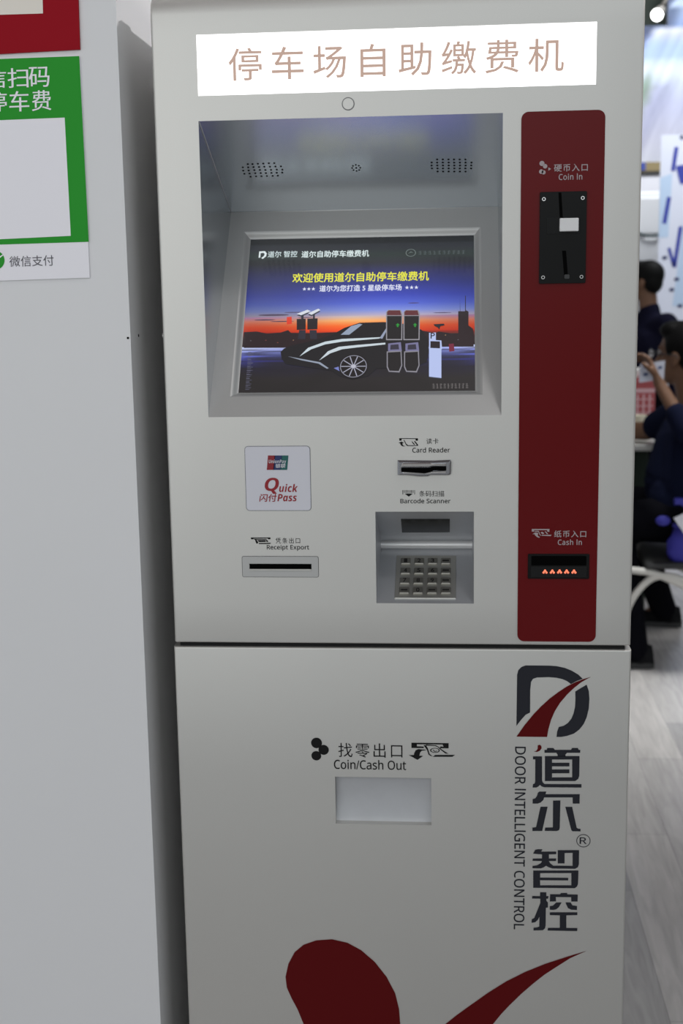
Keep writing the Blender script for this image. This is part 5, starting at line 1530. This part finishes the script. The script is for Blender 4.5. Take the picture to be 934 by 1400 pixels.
tag(mb.build('banner', attr=cols), 'large pale blue waterfall picture hung high on the far booth', 'banner')

mb = MB()
mb.box(0.6, 8.95, 2.315, 1.745, 9.35, 2.385, mat('shelf_tan', rgb(132, 116, 78), 0.6), 0.004)
mb.box(0.6, 8.95, 2.285, 1.765, 9.35, 2.315, mat('shelf_dark', rgb(38, 34, 30), 0.6), 0.003)
mb.box(1.30, 8.945, 2.322, 1.575, 9.0, 2.383, mat('shelf_blue', rgb(44, 62, 140), 0.5), 0.002)
mb.box(0.62, 8.97, 0.0, 1.70, 9.36, 2.285, backw)
tag(mb.build('display_shelf'), 'tan shelf with a blue end below the waterfall picture', 'shelf')

CBB = Vector((1.40, 8.2, 0))
CAB = empty('cabinet', CBB, 'tall white cabinet with rounded door in front of the far booth', 'cabinet')
cabm = mat('cabinet_white', rgb(222, 224, 226), 0.4)
mb = MB()
mb.box(1.05, 8.0, 0.0, 1.60, 8.55, 2.10, cabm, 0.01)
mb.build('carcass', CAB, CBB)
mb = MB()
mb.box(1.06, 7.965, 1.80, 1.585, 8.0, 2.06, mat('cabinet_door', rgb(205, 206, 208), 0.4), 0.012)
mb.build('door', CAB, CBB)
mb = MB()
mb.box(1.06, 7.97, 0.12, 1.585, 8.0, 1.775, MATS['cabinet_door'], 0.012)
mb.build('door', CAB, CBB)
mb = MB()
mb.tube([(1.40, 7.96, 1.81), (1.46, 7.945, 1.787), (1.53, 7.945, 1.787), (1.58, 7.96, 1.81)], 0.010, mat('handle_dark', rgb(70, 82, 84), 0.5), 8)
mb.build('handle', CAB, CBB)
mb = MB()
mb.tube([(1.33, 7.7, 0.01), (1.33, 7.7, 1.74)], 0.035, mat('post_dark_green', rgb(40, 52, 48), 0.6), 14)
mb.cyl((1.33, 7.7, 0), (1.33, 7.7, 0.02), 0.11, 0.11, MATS['post_dark_green'])
tag(mb.build('barrier_post'), 'dark green post just behind the standing person', 'post')
mb = MB()
mb.box(1.515, 7.72, 0.0, 1.572, 7.78, 1.63, mat('post_grey', rgb(120, 122, 124), 0.6), 0.006)
mb.box(1.47, 7.66, 0.0, 1.62, 7.84, 0.02, MATS['post_grey'], 0.004)
tag(mb.build('display_post'), 'slim grey post between the cabinet and the blue striped stand', 'post')

DSB = Vector((1.75, 7.4, 0))
DS = empty('display_stand', DSB, 'white and pale blue roll-up stand with slanting blue bars', 'display stand')
dsw = mat('stand_white', rgb(208, 212, 226), 0.5)
dsl = mat('stand_pale_blue', rgb(178, 198, 222), 0.5)
dsb = mat('stand_blue', rgb(46, 58, 150), 0.5)
mb = MB()
mb.box(1.455, 7.40, 0.10, 2.25, 7.408, 2.43, dsw)
mb.build('stand_sheet', DS, DSB)
mb = MB()
mb.box(1.44, 7.34, 0.0, 2.26, 7.47, 0.10, mat('stand_base', (0.3, 0.3, 0.32, 1), 0.35, 0.8), 0.01)
mb.build('stand_base', DS, DSB)
SF = Frame((0, 7.40, 0), (1, 0, 0), (0, 0, 1), (0, -1, 0))
mb = MB()
poly(mb, SF, [(1456, 1760), (1520, 1760), (1535, 2180), (1456, 2150)], dsl, 0.001)
poly(mb, SF, [(1560, 1300), (1700, 1300), (1800, 2000), (1640, 2060)], dsl, 0.001)
def bar(a, b, w):
    a, b = Vector(a), Vector(b)
    d = (b - a).normalized()
    s = Vector((-d.y, d.x)) * w / 2
    poly(mb, SF, [a + s, b + s, b - s, a - s], dsb, 0.002)
for a, b_, w in (((1558, 2350), (1538, 2195), 26), ((1518, 2025), (1490, 1850), 28), ((1600, 1830), (1565, 1560), 26), ((1525, 1690), (1562, 1570), 22), ((1720, 2300), (1690, 2080), 28),
                 ((1760, 1800), (1720, 1560), 26), ((1860, 2250), (1820, 1980), 28), ((1950, 1900), (1900, 1600), 26), ((2050, 2300), (2010, 2050), 28), ((2110, 1780), (2070, 1500), 26)):
    bar(a, b_, w)
poly(mb, SF, [(1556, 2225), (1640, 2240), (1640, 2120), (1590, 2105)], dsb, 0.002)
for x, z in ((1500, 1625), (1552, 1410), (1583, 1480), (1610, 1300), (1690, 1420)):
    poly(mb, SF, rrect(x - 16, z - 11, x + 16, z + 11, 4, 3), mat('stand_dark_blue', rgb(42, 48, 92), 0.5), 0.002)
poly(mb, SF, [(1575, 2410), (1590, 2430), (1605, 2410), (1590, 2392)], MATS['stand_dark_blue'], 0.002)
mb.build('stand_print', DS, DSB)

LB = Vector((1.23, 6.0, 2.93))
LP = empty('spotlight', LB, 'small grey spotlight glowing white high up beside the kiosk', 'lamp')
lampm = mat('lamp_grey', rgb(150, 146, 140), 0.4, 0.4)
hd0, hdir = Vector((1.205, 6.0, 2.935)), Vector((-0.35, -0.85, -0.45)).normalized()
mb = MB()
mb.cyl(hd0, hd0 - hdir * 0.10, 0.036, 0.026, lampm, 20)
mb.cyl(hd0 - hdir * 0.10, hd0 - hdir * 0.13, 0.026, 0.012, lampm, 20)
mb.build('lamp_head', LP, LB)
mb = MB()
mb.sphere(hd0 + hdir * 0.002, 0.033, mat('lamp_bulb', (1, 1, 1, 1), 0.3, emit=(1, 1, 1, 1), es=6), 2)
mb.build('bulb', LP, LB)
mb = MB()
mb.tube([hd0 - hdir * 0.10, (1.245, 6.06, 3.0), (1.30, 6.10, 3.10), (1.34, 6.12, 3.3), (1.34, 6.12, 4.62)], 0.012, lampm, 10)
mb.build('arm', LP, LB)
